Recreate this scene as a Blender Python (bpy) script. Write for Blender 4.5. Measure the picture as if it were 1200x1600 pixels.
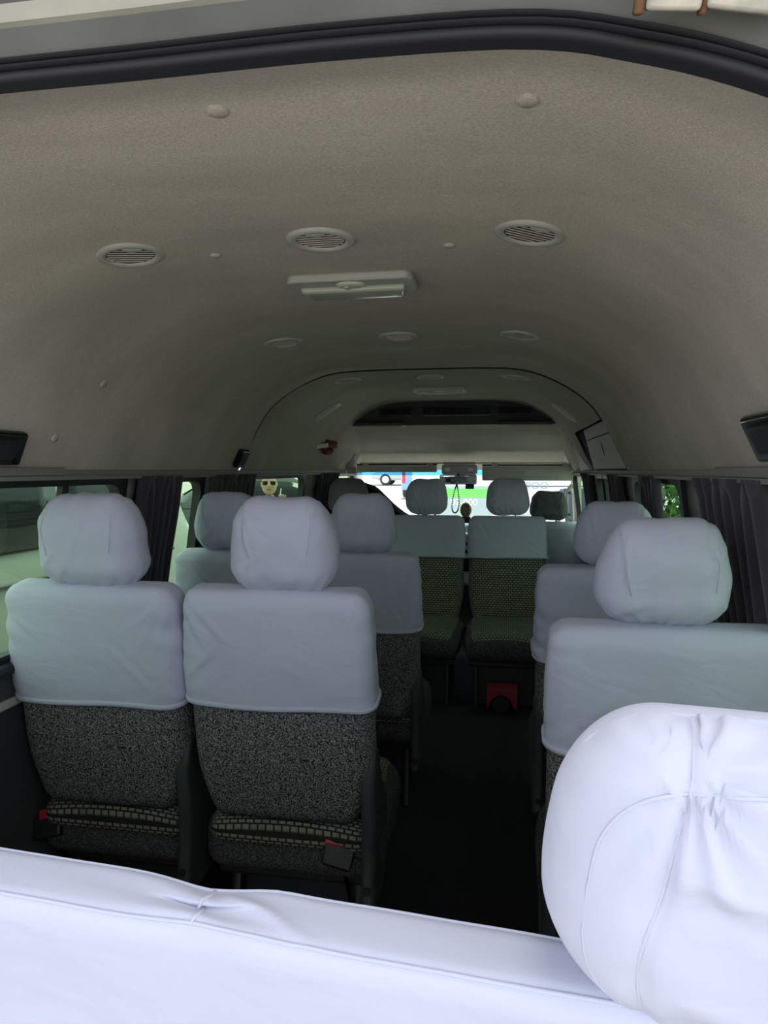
import bpy, math, random
import numpy as np
from mathutils import Vector, Matrix, noise, Euler

for o in list(bpy.data.objects):
    bpy.data.objects.remove(o, do_unlink=True)
SC = bpy.context.scene
COL = SC.collection
PI = math.pi

# ------------------------------------------------------------------ camera
# van frame: x right, y towards the windscreen, z up, van floor at z = 0
cam = bpy.data.cameras.new('camera')
cam_ob = bpy.data.objects.new('camera', cam)
COL.objects.link(cam_ob)
cam.sensor_fit = 'VERTICAL'
cam.sensor_height = 36.0
cam.lens = 36.0 * 1109 / 1600
cam.clip_start = 0.02
cam.clip_end = 300
cam_ob.location = (0.34, 0.0, 1.27)
cam_ob.rotation_euler = (math.radians(90 - 3.354), 0, math.radians(9.756))
SC.camera = cam_ob

# ------------------------------------------------------------------ world (bright overcast sky)
world = bpy.data.worlds.new('overcast_sky')
SC.world = world
world.use_nodes = True
wn = world.node_tree.nodes
bg = wn['Background']
bg.inputs['Color'].default_value = (0.80, 0.90, 1.0, 1)
bg.inputs['Strength'].default_value = 1.0
SC.view_settings.view_transform = 'Standard'
SC.view_settings.look = 'None'
SC.view_settings.gamma = 1.0
SC.view_settings.use_curve_mapping = False
SC.view_settings.exposure = 1.38

# soft high sun behind thin cloud, nearly overhead and a little ahead of the van
sun = bpy.data.lights.new('sun', 'SUN')
sun.energy = 3.0
sun.angle = math.radians(30)
sun.color = (1.0, 0.95, 0.88)
sun_ob = bpy.data.objects.new('sun', sun)
COL.objects.link(sun_ob)
sun_ob.rotation_euler = (math.radians(-18), 0, math.radians(-15))

# ================================================================== helpers
def setp(o, label=None, cat=None, group=None, kind=None):
    if label: o['label'] = label
    if cat: o['category'] = cat
    if group: o['group'] = group
    if kind: o['kind'] = kind
    return o

def empty(name, loc=(0, 0, 0), rz=0.0, label=None, cat=None, group=None):
    o = bpy.data.objects.new(name, None)
    o.empty_display_size = 0.05
    o.location = loc
    o.rotation_euler = (0, 0, rz)
    COL.objects.link(o)
    return setp(o, label, cat, group)

class MB:
    """collects verts / faces / uvs of one mesh"""
    def __init__(s):
        s.v = []; s.f = []; s.uv = []
    def add(s, verts, faces, uvs=None):
        n = len(s.v)
        s.v += [tuple(p) for p in verts]
        s.f += [tuple(i + n for i in fc) for fc in faces]
        if uvs is None:
            uvs = [[(0, 0)] * len(fc) for fc in faces]
        s.uv += uvs
        return s
    def box(s, c, d, rot=None):
        hx, hy, hz = d[0] / 2, d[1] / 2, d[2] / 2
        vs = [Vector((x * hx, y * hy, z * hz)) for x in (-1, 1) for y in (-1, 1) for z in (-1, 1)]
        if rot is not None:
            m = Euler(rot).to_matrix()
            vs = [m @ v for v in vs]
        vs = [v + Vector(c) for v in vs]
        return s.add(vs, [(0, 1, 3, 2), (4, 6, 7, 5), (0, 4, 5, 1), (2, 3, 7, 6), (0, 2, 6, 4), (1, 5, 7, 3)])
    def tube(s, pts, r, n=8, closed=False, flat=1.0):
        pts = [Vector(p) for p in pts]
        m = len(pts); vs = []; up = None
        for i, p in enumerate(pts):
            a = pts[(i - 1) % m] if (closed or i > 0) else p
            b = pts[(i + 1) % m] if (closed or i < m - 1) else p
            t = (b - a)
            t = t.normalized() if t.length > 1e-9 else Vector((0, 0, 1))
            if up is None:
                up = Vector((0, 0, 1)) if abs(t.z) < 0.9 else Vector((1, 0, 0))
            u = (up - t * up.dot(t))
            u = u.normalized() if u.length > 1e-6 else t.orthogonal().normalized()
            up = u
            w = t.cross(u)
            rr = r[i] if isinstance(r, (list, tuple)) else r
            for k in range(n):
                an = 2 * PI * k / n
                vs.append(p + u * math.cos(an) * rr * flat + w * math.sin(an) * rr)
        fs = []
        for i in range(m if closed else m - 1):
            j = (i + 1) % m
            for k in range(n):
                l = (k + 1) % n
                fs.append((i * n + k, i * n + l, j * n + l, j * n + k))
        if not closed:
            fs.append(tuple(range(n))[::-1]); fs.append(tuple((m - 1) * n + k for k in range(n)))
        return s.add(vs, fs)
    def lathe(s, prof, n=32, M=None):
        """prof: list of (r, h); axis z"""
        vs = []; fs = []
        for r, h in prof:
            for k in range(n):
                a = 2 * PI * k / n
                vs.append(Vector((r * math.cos(a), r * math.sin(a), h)))
        for i in range(len(prof) - 1):
            for k in range(n):
                l = (k + 1) % n
                fs.append((i * n + k, i * n + l, (i + 1) * n + l, (i + 1) * n + k))
        if prof[0][0] > 1e-6: fs.append(tuple(range(n))[::-1])
        if prof[-1][0] > 1e-6: fs.append(tuple((len(prof) - 1) * n + k for k in range(n)))
        if M is not None: vs = [M @ v for v in vs]
        return s.add(vs, fs)
    def prism(s, poly, M, h):
        """poly (a,b) extruded 0..h along third axis, mapped by matrix M"""
        n = len(poly)
        vs = [M @ Vector((a, b, 0)) for a, b in poly] + [M @ Vector((a, b, h)) for a, b in poly]
        fs = [tuple(range(n))[::-1], tuple(range(n, 2 * n))]
        for i in range(n):
            j = (i + 1) % n
            fs.append((i, j, n + j, n + i))
        return s.add(vs, fs)
    def grid(s, fn, nu, nv, closed_u=False):
        vs = [fn(i / nu, j / nv) for i in range(nu + 1) for j in range(nv + 1)]
        fs = []; uv = []
        for i in range(nu):
            for j in range(nv):
                a = i * (nv + 1) + j
                fs.append((a, a + nv + 1, a + nv + 2, a + 1))
                uv.append([(i / nu, j / nv), ((i + 1) / nu, j / nv), ((i + 1) / nu, (j + 1) / nv), (i / nu, (j + 1) / nv)])
        return s.add(vs, fs, uv)
    def obj(s, name, mat, parent=None, smooth=True, bevel=0.0, solid=0.0, sub=0, angle=40):
        me = bpy.data.meshes.new(name)
        me.from_pydata(s.v, [], s.f)
        uvl = me.uv_layers.new(name='uv')
        flat = [c for fc in s.uv for q in fc for c in q]
        if len(flat) == 2 * len(me.loops):
            uvl.data.foreach_set('uv', flat)
        me.validate(); me.update()
        import bmesh
        b = bmesh.new(); b.from_mesh(me)
        bmesh.ops.recalc_face_normals(b, faces=b.faces)
        b.to_mesh(me); b.free()
        if mat: me.materials.append(MAT[mat])
        o = bpy.data.objects.new(name, me)
        COL.objects.link(o)
        if parent: o.parent = parent
        if smooth:
            me.shade_smooth()
            if angle < 180:
                me.set_sharp_from_angle(angle=math.radians(angle))
        if solid:
            m = o.modifiers.new('s', 'SOLIDIFY'); m.thickness = solid; m.offset = 0
        if bevel:
            m = o.modifiers.new('b', 'BEVEL'); m.width = bevel; m.segments = 2; m.limit_method = 'ANGLE'
        if sub:
            m = o.modifiers.new('d', 'SUBSURF'); m.levels = sub; m.render_levels = sub
        return o

def axis_coords(h, r, k, m):
    out = []
    for i in range(k): out.append(-(h - r) - r * math.tan((1 - i / k) * PI / 4))
    for i in range(m + 1): out.append(-(h - r) + 2 * (h - r) * i / m)
    for i in range(1, k + 1): out.append((h - r) + r * math.tan(i / k * PI / 4))
    return out

def round_pt(p, H, r):
    q = [max(-(H[i] - r), min(H[i] - r, p[i])) for i in range(3)]
    d = Vector((p[0] - q[0], p[1] - q[1], p[2] - q[2]))
    if d.length > 1e-9: d = d.normalized() * r
    return Vector(q) + d

def rbox(mb, dim, r, deform=None, k=4, m=(6, 3, 6), skip=None):
    """box with rounded edges on a regular surface grid, every vertex sent through deform"""
    H = (dim[0] / 2, dim[1] / 2, dim[2] / 2)
    r = min(r, min(H) * 0.98)
    ax = [axis_coords(H[i], r, k, m[i]) for i in range(3)]
    idx = {}; vs = []; fs = []; uv = []
    def vid(i, j, l):
        key = (i, j, l)
        if key not in idx:
            p = round_pt((ax[0][i], ax[1][j], ax[2][l]), H, r)
            idx[key] = len(vs)
            vs.append(deform(p) if deform else p)
        return idx[key]
    n = [len(a) - 1 for a in ax]
    for a in range(3):
        b, c = (a + 1) % 3, (a + 2) % 3
        for side in (0, n[a]):
            if skip and (a, side > 0) in skip: continue
            for i in range(n[b]):
                for j in range(n[c]):
                    fc = []; u = []
                    for (di, dj) in ((0, 0), (1, 0), (1, 1), (0, 1)):
                        t = [0, 0, 0]; t[a] = side; t[b] = i + di; t[c] = j + dj
                        fc.append(vid(*t))
                        P, Q = ax[b][i + di], ax[c][j + dj]
                        u.append((P, Q) if a != 1 else (Q, P))
                    if side == 0: fc.reverse(); u.reverse()
                    fs.append(tuple(fc)); uv.append(u)
    mb.add(vs, fs, uv)
    return mb

def sstep(a, b, x):
    t = max(0.0, min(1.0, (x - a) / (b - a)))
    return t * t * (3 - 2 * t)

def catmull(P, n=6):
    P = [np.array(p, float) for p in P]
    P = [2 * P[0] - P[1]] + P + [2 * P[-1] - P[-2]]
    out = []
    for i in range(1, len(P) - 2):
        p0, p1, p2, p3 = P[i - 1:i + 3]
        for k in range(n):
            t = k / n
            out.append(0.5 * (2 * p1 + (p2 - p0) * t + (2 * p0 - 5 * p1 + 4 * p2 - p3) * t * t + (3 * p1 - p0 - 3 * p2 + p3) * t ** 3))
    out.append(P[-2])
    return out

def text_obj(name, body, size, mat, parent, loc, rot, extrude=0.002):
    cu = bpy.data.curves.new(name, 'FONT')
    cu.body = body; cu.size = size; cu.extrude = extrude
    cu.align_x = 'CENTER'; cu.align_y = 'CENTER'
    tmp = bpy.data.objects.new('tmp_text', cu)
    COL.objects.link(tmp)
    dg = bpy.context.evaluated_depsgraph_get()
    me = bpy.data.meshes.new_from_object(tmp.evaluated_get(dg))
    bpy.data.objects.remove(tmp, do_unlink=True)
    me.materials.clear(); me.materials.append(MAT[mat])
    o = bpy.data.objects.new(name, me)
    COL.objects.link(o)
    o.parent = parent; o.location = loc; o.rotation_euler = rot
    return o

# ================================================================== materials
MAT = {}
def new_mat(name):
    m = bpy.data.materials.new(name); m.use_nodes = True
    MAT[name] = m
    nt = m.node_tree
    return m, nt, nt.nodes['Principled BSDF']

def simple(name, col, rough=0.5, metal=0.0, spec=0.5, bump=0.0, bscale=200.0, vary=0.0, vscale=8.0, coat=0.0, sheen=0.0):
    m, nt, b = new_mat(name)
    b.inputs['Base Color'].default_value = (*col, 1)
    b.inputs['Roughness'].default_value = rough
    b.inputs['Metallic'].default_value = metal
    b.inputs['Specular IOR Level'].default_value = spec
    b.inputs['Coat Weight'].default_value = coat
    b.inputs['Sheen Weight'].default_value = sheen
    tc = nt.nodes.new('ShaderNodeTexCoord')
    if vary:
        nz = nt.nodes.new('ShaderNodeTexNoise'); nz.inputs['Scale'].default_value = vscale
        nz.inputs['Detail'].default_value = 4
        nt.links.new(tc.outputs['Object'], nz.inputs['Vector'])
        rp = nt.nodes.new('ShaderNodeValToRGB')
        rp.color_ramp.elements[0].position = 0.3; rp.color_ramp.elements[1].position = 0.7
        rp.color_ramp.elements[0].color = (*[c * (1 - vary) for c in col], 1)
        rp.color_ramp.elements[1].color = (*[min(1, c * (1 + vary)) for c in col], 1)
        nt.links.new(nz.outputs['Fac'], rp.inputs['Fac'])
        nt.links.new(rp.outputs['Color'], b.inputs['Base Color'])
    if bump:
        nz = nt.nodes.new('ShaderNodeTexNoise'); nz.inputs['Scale'].default_value = bscale
        nz.inputs['Detail'].default_value = 3
        nt.links.new(tc.outputs['Object'], nz.inputs['Vector'])
        bp = nt.nodes.new('ShaderNodeBump'); bp.inputs['Strength'].default_value = bump
        bp.inputs['Distance'].default_value = 0.004
        nt.links.new(nz.outputs['Fac'], bp.inputs['Height'])
        nt.links.new(bp.outputs['Normal'], b.inputs['Normal'])
    return m

def glass(name, tint, gloss=0.06):
    m, nt, b = new_mat(name)
    out = nt.nodes['Material Output']
    nt.nodes.remove(b)
    tr = nt.nodes.new('ShaderNodeBsdfTransparent'); tr.inputs['Color'].default_value = (*tint, 1)
    gl = nt.nodes.new('ShaderNodeBsdfGlossy'); gl.inputs['Roughness'].default_value = 0.02
    mx = nt.nodes.new('ShaderNodeMixShader')
    mx.inputs[0].default_value = gloss
    nt.links.new(tr.outputs[0], mx.inputs[1]); nt.links.new(gl.outputs[0], mx.inputs[2])
    nt.links.new(mx.outputs[0], out.inputs['Surface'])
    return m

def headliner(name, col):
    """needle-felt headliner: fine directional fibre plus soft grubby mottling"""
    m, nt, b = new_mat(name)
    b.inputs['Roughness'].default_value = 0.95
    b.inputs['Specular IOR Level'].default_value = 0.15
    tc = nt.nodes.new('ShaderNodeTexCoord')
    mp = nt.nodes.new('ShaderNodeMapping'); mp.inputs['Scale'].default_value = (260, 620, 620)
    nt.links.new(tc.outputs['Object'], mp.inputs['Vector'])
    f = nt.nodes.new('ShaderNodeTexNoise'); f.inputs['Scale'].default_value = 1; f.inputs['Detail'].default_value = 2
    nt.links.new(mp.outputs[0], f.inputs['Vector'])
    g = nt.nodes.new('ShaderNodeTexNoise'); g.inputs['Scale'].default_value = 3.2; g.inputs['Detail'].default_value = 5
    g.inputs['Roughness'].default_value = 0.6
    mp2 = nt.nodes.new('ShaderNodeMapping'); mp2.inputs['Scale'].default_value = (0.7, 1.8, 1.2)
    nt.links.new(tc.outputs['Object'], mp2.inputs['Vector']); nt.links.new(mp2.outputs[0], g.inputs['Vector'])
    r1 = nt.nodes.new('ShaderNodeValToRGB')
    r1.color_ramp.elements[0].position = 0.28; r1.color_ramp.elements[1].position = 0.72
    r1.color_ramp.elements[0].color = (*[c * 0.86 for c in col], 1)
    r1.color_ramp.elements[1].color = (*[c * 1.1 for c in col], 1)
    nt.links.new(g.outputs['Fac'], r1.inputs['Fac'])
    r2 = nt.nodes.new('ShaderNodeValToRGB')
    r2.color_ramp.elements[0].position = 0.3; r2.color_ramp.elements[1].position = 0.7
    r2.color_ramp.elements[0].color = (0.74, 0.74, 0.74, 1); r2.color_ramp.elements[1].color = (1.16, 1.16, 1.16, 1)
    nt.links.new(f.outputs['Fac'], r2.inputs['Fac'])
    mx = nt.nodes.new('ShaderNodeMixRGB'); mx.blend_type = 'MULTIPLY'; mx.inputs['Fac'].default_value = 1
    nt.links.new(r1.outputs[0], mx.inputs[1]); nt.links.new(r2.outputs[0], mx.inputs[2])
    nt.links.new(mx.outputs[0], b.inputs['Base Color'])
    bp = nt.nodes.new('ShaderNodeBump'); bp.inputs['Strength'].default_value = 0.25; bp.inputs['Distance'].default_value = 0.002
    nt.links.new(f.outputs['Fac'], bp.inputs['Height']); nt.links.new(bp.outputs[0], b.inputs['Normal'])
    return m

def cloth_cover(name, col, wr=0.25):
    """stretch cover: fine weave plus soft creases"""
    m, nt, b = new_mat(name)
    b.inputs['Base Color'].default_value = (*col, 1)
    b.inputs['Roughness'].default_value = 0.75
    b.inputs['Specular IOR Level'].default_value = 0.25
    b.inputs['Sheen Weight'].default_value = 0.1
    tc = nt.nodes.new('ShaderNodeTexCoord')
    a = nt.nodes.new('ShaderNodeTexNoise'); a.inputs['Scale'].default_value = 7; a.inputs['Detail'].default_value = 3
    a.inputs['Distortion'].default_value = 0.8
    mp = nt.nodes.new('ShaderNodeMapping'); mp.inputs['Scale'].default_value = (1.0, 1.0, 2.2)
    nt.links.new(tc.outputs['Object'], mp.inputs['Vector']); nt.links.new(mp.outputs[0], a.inputs['Vector'])
    w = nt.nodes.new('ShaderNodeTexNoise'); w.inputs['Scale'].default_value = 900; w.inputs['Detail'].default_value = 1
    nt.links.new(tc.outputs['Object'], w.inputs['Vector'])
    b1 = nt.nodes.new('ShaderNodeBump'); b1.inputs['Strength'].default_value = wr; b1.inputs['Distance'].default_value = 0.02
    b2 = nt.nodes.new('ShaderNodeBump'); b2.inputs['Strength'].default_value = 0.12; b2.inputs['Distance'].default_value = 0.001
    nt.links.new(a.outputs['Fac'], b1.inputs['Height'])
    nt.links.new(w.outputs['Fac'], b2.inputs['Height'])
    nt.links.new(b1.outputs[0], b2.inputs['Normal']); nt.links.new(b2.outputs[0], b.inputs['Normal'])
    return m

def speckle(name, dark, light, scale=330):
    m, nt, b = new_mat(name)
    b.inputs['Roughness'].default_value = 0.95
    b.inputs['Specular IOR Level'].default_value = 0.1
    tc = nt.nodes.new('ShaderNodeTexCoord')
    a = nt.nodes.new('ShaderNodeTexNoise'); a.inputs['Scale'].default_value = scale; a.inputs['Detail'].default_value = 2
    nt.links.new(tc.outputs['Object'], a.inputs['Vector'])
    r = nt.nodes.new('ShaderNodeValToRGB')
    r.color_ramp.elements[0].position = 0.42; r.color_ramp.elements[1].position = 0.66
    r.color_ramp.elements[0].color = (*dark, 1); r.color_ramp.elements[1].color = (*light, 1)
    nt.links.new(a.outputs['Fac'], r.inputs['Fac']); nt.links.new(r.outputs[0], b.inputs['Base Color'])
    bp = nt.nodes.new('ShaderNodeBump'); bp.inputs['Strength'].default_value = 0.5; bp.inputs['Distance'].default_value = 0.003
    nt.links.new(a.outputs['Fac'], bp.inputs['Height']); nt.links.new(bp.outputs[0], b.inputs['Normal'])
    return m

def weave(name, c1, c2, dark, pitch=0.021):
    """chunky basket-weave upholstery, mapped in metres along the surface"""
    m, nt, b = new_mat(name)
    b.inputs['Roughness'].default_value = 0.95
    b.inputs['Specular IOR Level'].default_value = 0.1
    tc = nt.nodes.new('ShaderNodeTexCoord')
    br = nt.nodes.new('ShaderNodeTexBrick')
    br.inputs['Color1'].default_value = (*c1, 1); br.inputs['Color2'].default_value = (*c2, 1)
    br.inputs['Mortar'].default_value = (*dark, 1)
    br.inputs['Scale'].default_value = 1.0
    br.inputs['Brick Width'].default_value = pitch; br.inputs['Row Height'].default_value = pitch * 0.62
    br.inputs['Mortar Size'].default_value = pitch * 0.13; br.inputs['Mortar Smooth'].default_value = 0.4
    br.inputs['Bias'].default_value = -0.1
    nt.links.new(tc.outputs['UV'], br.inputs['Vector'])
    nz = nt.nodes.new('ShaderNodeTexNoise'); nz.inputs['Scale'].default_value = 260
    nt.links.new(tc.outputs['Object'], nz.inputs['Vector'])
    mx = nt.nodes.new('ShaderNodeMixRGB'); mx.blend_type = 'MULTIPLY'; mx.inputs['Fac'].default_value = 0.6
    nt.links.new(br.outputs['Color'], mx.inputs[1]); nt.links.new(nz.outputs['Fac'], mx.inputs[2])
    nt.links.new(mx.outputs[0], b.inputs['Base Color'])
    bp = nt.nodes.new('ShaderNodeBump'); bp.inputs['Strength'].default_value = 0.6; bp.inputs['Distance'].default_value = -0.003
    nt.links.new(br.outputs['Fac'], bp.inputs['Height']); nt.links.new(bp.outputs[0], b.inputs['Normal'])
    return m

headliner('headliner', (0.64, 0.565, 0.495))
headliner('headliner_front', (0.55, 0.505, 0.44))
headliner('bulkhead', (0.10, 0.10, 0.095))  # same felt, shade of the recess put into the dark colour
cloth_cover('cover', (0.52, 0.52, 0.64), 0.22)
cloth_cover('cover_grey', (0.17, 0.17, 0.185), 0.15)
speckle('speckle', (0.018, 0.018, 0.02), (0.38, 0.37, 0.365))
speckle('speckle_dark', (0.03, 0.032, 0.034), (0.13, 0.13, 0.125), 260)
weave('weave', (0.46, 0.43, 0.33), (0.34, 0.33, 0.26), (0.045, 0.045, 0.04))
simple('carpet', (0.035, 0.035, 0.042), 1.0, spec=0.05, bump=0.8, bscale=500, vary=0.5, vscale=300)
simple('wall_panel', (0.055, 0.06, 0.063), 0.7, spec=0.3, bump=0.15, bscale=700)
simple('pillar_trim', (0.36, 0.34, 0.30), 0.8, spec=0.2, bump=0.1, bscale=600)
simple('rail', (0.24, 0.235, 0.215), 0.5)
simple('grey_plastic', (0.52, 0.51, 0.47), 0.5, bump=0.03, bscale=900)
simple('slat_plastic', (0.46, 0.41, 0.35), 0.6)
simple('vent_dark', (0.03, 0.028, 0.025), 0.8)
simple('cream_plastic', (0.50, 0.47, 0.40), 0.6, bump=0.05, bscale=900)
simple('dark_plastic', (0.045, 0.05, 0.052), 0.5, spec=0.4, bump=0.08, bscale=900)
simple('black_plastic', (0.012, 0.012, 0.013), 0.45)
simple('black_gloss', (0.008, 0.008, 0.009), 0.12)
simple('rubber', (0.02, 0.02, 0.024), 0.55, spec=0.35)
simple('curtain', (0.055, 0.048, 0.058), 0.9, spec=0.1, sheen=0.2, bump=0.1, bscale=700)
simple('black_cloth', (0.006, 0.006, 0.007), 1.0, spec=0.05)
simple('red_plastic', (0.50, 0.025, 0.03), 0.45)
simple('red_ribbon', (0.16, 0.012, 0.018), 0.6)
simple('white_tag', (0.75, 0.72, 0.62), 0.6)
simple('chrome', (0.75, 0.75, 0.75), 0.15, metal=1.0)
simple('mirror', (0.82, 0.86, 0.84), 0.03, metal=1.0)
simple('gold', (0.55, 0.40, 0.12), 0.35, metal=0.8)
simple('picture', (0.30, 0.24, 0.20), 0.5, vary=0.6, vscale=60)
simple('frame_paint', (0.42, 0.40, 0.34), 0.35, vary=0.12, vscale=14)
simple('gutter_paint', (0.09, 0.09, 0.082), 0.45, vary=0.2, vscale=10)
simple('hinge_metal', (0.50, 0.46, 0.38), 0.5, vary=0.25, vscale=40)
simple('rust', (0.14, 0.07, 0.035), 0.9, vary=0.4, vscale=90)
simple('lens', (0.50, 0.51, 0.42), 0.12, spec=0.6)
simple('panel_grey', (0.55, 0.55, 0.51), 0.6, bump=0.05, bscale=900)
simple('emblem', (0.10, 0.03, 0.02), 0.4)
simple('stain', (0.36, 0.30, 0.23), 0.95)
simple('concrete', (0.33, 0.31, 0.28), 0.9, vary=0.15, vscale=1.5, bump=0.1, bscale=60)
simple('paint_white', (0.82, 0.83, 0.84), 0.3, coat=0.5)
simple('paint_pale', (0.36, 0.39, 0.36), 0.35, coat=0.3)
simple('paint_silver', (0.55, 0.58, 0.60), 0.3, metal=0.3, coat=0.5)
simple('paint_blue', (0.25, 0.40, 0.62), 0.3, coat=0.5)
simple('car_glass', (0.012, 0.016, 0.018), 0.08, spec=0.2)
simple('car_glass_light', (0.42, 0.50, 0.50), 0.15, spec=0.4)
simple('green_print', (0.16, 0.75, 0.10), 0.5)
simple('white_print', (0.9, 0.9, 0.9), 0.5)
simple('grey_print', (0.40, 0.42, 0.44), 0.5)
simple('tail_red', (0.7, 0.05, 0.05), 0.2)
simple('lamp_clear', (0.75, 0.78, 0.80), 0.1)
simple('tyre', (0.03, 0.03, 0.03), 0.9)
simple('rim', (0.6, 0.6, 0.6), 0.3, metal=0.8)
simple('skin', (0.42, 0.26, 0.18), 0.6)
simple('hair', (0.24, 0.16, 0.08), 0.8)
simple('tshirt', (0.80, 0.82, 0.80), 0.9)
simple('navy', (0.05, 0.06, 0.10), 0.9)
simple('trousers', (0.07, 0.08, 0.11), 0.9)
simple('green_cloth', (0.08, 0.40, 0.14), 0.9)
simple('leaf', (0.06, 0.14, 0.035), 0.7, vary=0.5, vscale=20)
simple('bark', (0.12, 0.08, 0.05), 0.9)
glass('glass_green', (0.40, 0.56, 0.38), 0.05)
simple('paint_dark', (0.05, 0.06, 0.06), 0.3, coat=0.5)
simple('red_dark', (0.26, 0.015, 0.02), 0.5)
glass('glass_clear', (0.92, 0.97, 0.94), 0.04)
glass('glass_blue', (0.10, 0.50, 0.78), 0.04)

# ================================================================== van shell
PROF = [(0, 1.692), (0.2, 1.692), (0.37, 1.684), (0.48, 1.655), (0.58, 1.605), (0.665, 1.54), (0.722, 1.46), (0.768, 1.365), (0.818, 1.27)]
PS = [tuple(p) for p in catmull(PROF, 5)]
PXS = [p[0] for p in PS]; PZS = [p[1] for p in PS]
ZR = 1.27
def prof(x):
    return float(np.interp(abs(x), PXS, PZS))
def prof_angle(x):
    e = 0.02
    return math.atan2(prof(x + e) - prof(x - e), 2 * e)
def full_profile():
    L = [(-x, z) for x, z in PS[::-1]]
    return L + list(PS[1:])
FP = full_profile()
FN = []
for i in range(len(FP)):
    a = FP[max(0, i - 1)]; b = FP[min(len(FP) - 1, i + 1)]
    t = Vector((b[0] - a[0], b[1] - a[1])).normalized()
    FN.append(Vector((t.y, -t.x)))           # points into the cabin
def wx(z):
    return float(np.interp(z, [0, 0.6, 0.79, 1.25, 1.27], [0.90, 0.905, 0.89, 0.828, 0.822]))
def rear_y(z):
    return 0.64 - max(0.0, 1.62 - z) * 0.40

floor = MB().box((0, 2.8, -0.03), (1.82, 5.9, 0.06)).obj('floor', 'carpet', smooth=False)
setp(floor, kind='structure')

# headliner: one long moulding from the hatch to the seam, a front moulding, a cab moulding
def loft(ys, fn):
    mb = MB()
    n = len(FP)
    vs = []; fs = []
    for y in ys:
        for i in range(n): vs.append(fn(y, i))
    for a in range(len(ys) - 1):
        for i in range(n - 1):
            fs.append((a * n + i, a * n + i + 1, (a + 1) * n + i + 1, (a + 1) * n + i))
    return mb.add(vs, fs)
def rear_d(y):
    q = min(1.0, max(0.0, (0.80 - y) / 0.16))
    return 0.049 * q ** 1.5
def rear_roll(y, i):
    d = rear_d(y)
    p = Vector(FP[i]) + FN[i] * d
    return (p.x, y - max(0.0, 1.62 - p.y) * 0.40 * max(0.0, 1 - (y - 0.64) / 0.3), p.y)
ys = [0.64 + 0.26 * (i / 16) ** 1.3 for i in range(17)] + [1.2, 1.6, 2.0, 2.4, 2.8, 2.962]
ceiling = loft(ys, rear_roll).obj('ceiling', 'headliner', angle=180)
setp(ceiling, kind='structure')
def shrink(s):
    return lambda y, i: (FP[i][0] + FN[i].x * s, y, FP[i][1] + FN[i].y * s)
loft([2.950, 2.980], shrink(-0.006)).obj('seam_gap', 'vent_dark', ceiling)
# front of the headliner: the arch runs on to the cab, cut by the air bulkhead and by the cab roof that slopes to the windscreen
PD = [tuple(p) for p in catmull(PROF, 20)]
FPD = [(-x, z) for x, z in PD[::-1]] + PD[1:]
FND = []
for i in range(len(FPD)):
    a = FPD[max(0, i - 1)]; b = FPD[min(len(FPD) - 1, i + 1)]
    t = Vector((b[0] - a[0], b[1] - a[1])).normalized()
    FND.append(Vector((t.y, -t.x)))
fy = [2.968, 3.3, 3.7, 4.05, 4.18] + [4.20 + 0.0075 * k for k in range(41)] + [4.55, 4.6, 4.7, 4.8, 4.9, 5.0, 5.1, 5.2, 5.3, 5.4, 5.48]
def zcut(y):
    return float(np.interp(y, [4.20, 4.26, 4.32, 4.38, 4.44, 4.48, 4.50, 4.6, 5.0, 5.3, 5.48], [1.72, 1.694, 1.683, 1.658, 1.605, 1.57, 1.556, 1.545, 1.475, 1.385, 1.30]))
def front_pt(y, i):
    x = FPD[i][0] + FND[i].x * 0.004; z = FPD[i][1] + FND[i].y * 0.004
    c = zcut(y); k = 0.010
    h = max(0.0, min(1.0, 0.5 + 0.5 * (z - c) / k))
    zz = z * (1 - h) + c * h - k * h * (1 - h) * 0.5
    return (x, y, zz), (z - c)
fparts = {'front_panel': MB(), 'air_bulkhead': MB(), 'cab_panel': MB()}
for a_ in range(len(fy) - 1):
    for i in range(len(FPD) - 1):
        q = [front_pt(fy[a_], i), front_pt(fy[a_], i + 1), front_pt(fy[a_ + 1], i + 1), front_pt(fy[a_ + 1], i)]
        cx = sum(p[0][0] for p in q) / 4; cz = sum(p[0][2] for p in q) / 4
        over = sum(p[1] for p in q) / 4
        if cx > 0 and cz < 1.475 and fy[a_] < 4.04: continue       # opening for the side cabinet
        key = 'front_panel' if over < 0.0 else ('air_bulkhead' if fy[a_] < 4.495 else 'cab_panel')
        fparts[key].add([p[0] for p in q], [(0, 1, 2, 3)])
def weld(o):
    import bmesh
    b = bmesh.new(); b.from_mesh(o.data); bmesh.ops.remove_doubles(b, verts=b.verts, dist=1e-5)
    bmesh.ops.recalc_face_normals(b, faces=b.faces); b.to_mesh(o.data); b.free(); o.data.shade_smooth()
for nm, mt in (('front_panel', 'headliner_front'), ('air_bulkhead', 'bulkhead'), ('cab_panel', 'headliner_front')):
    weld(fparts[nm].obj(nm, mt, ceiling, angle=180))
# outer steel skin of the roof
loft([0.60, 1.0, 3.0, 4.4, 4.9, 5.3, 5.55], lambda y, i: (FP[i][0] * 1.06, y, min(FP[i][1] + 0.05, float(np.interp(y, [4.3, 5.55], [1.75, 1.36])))) ).obj('roof_skin', 'rail', ceiling, angle=180)

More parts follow.
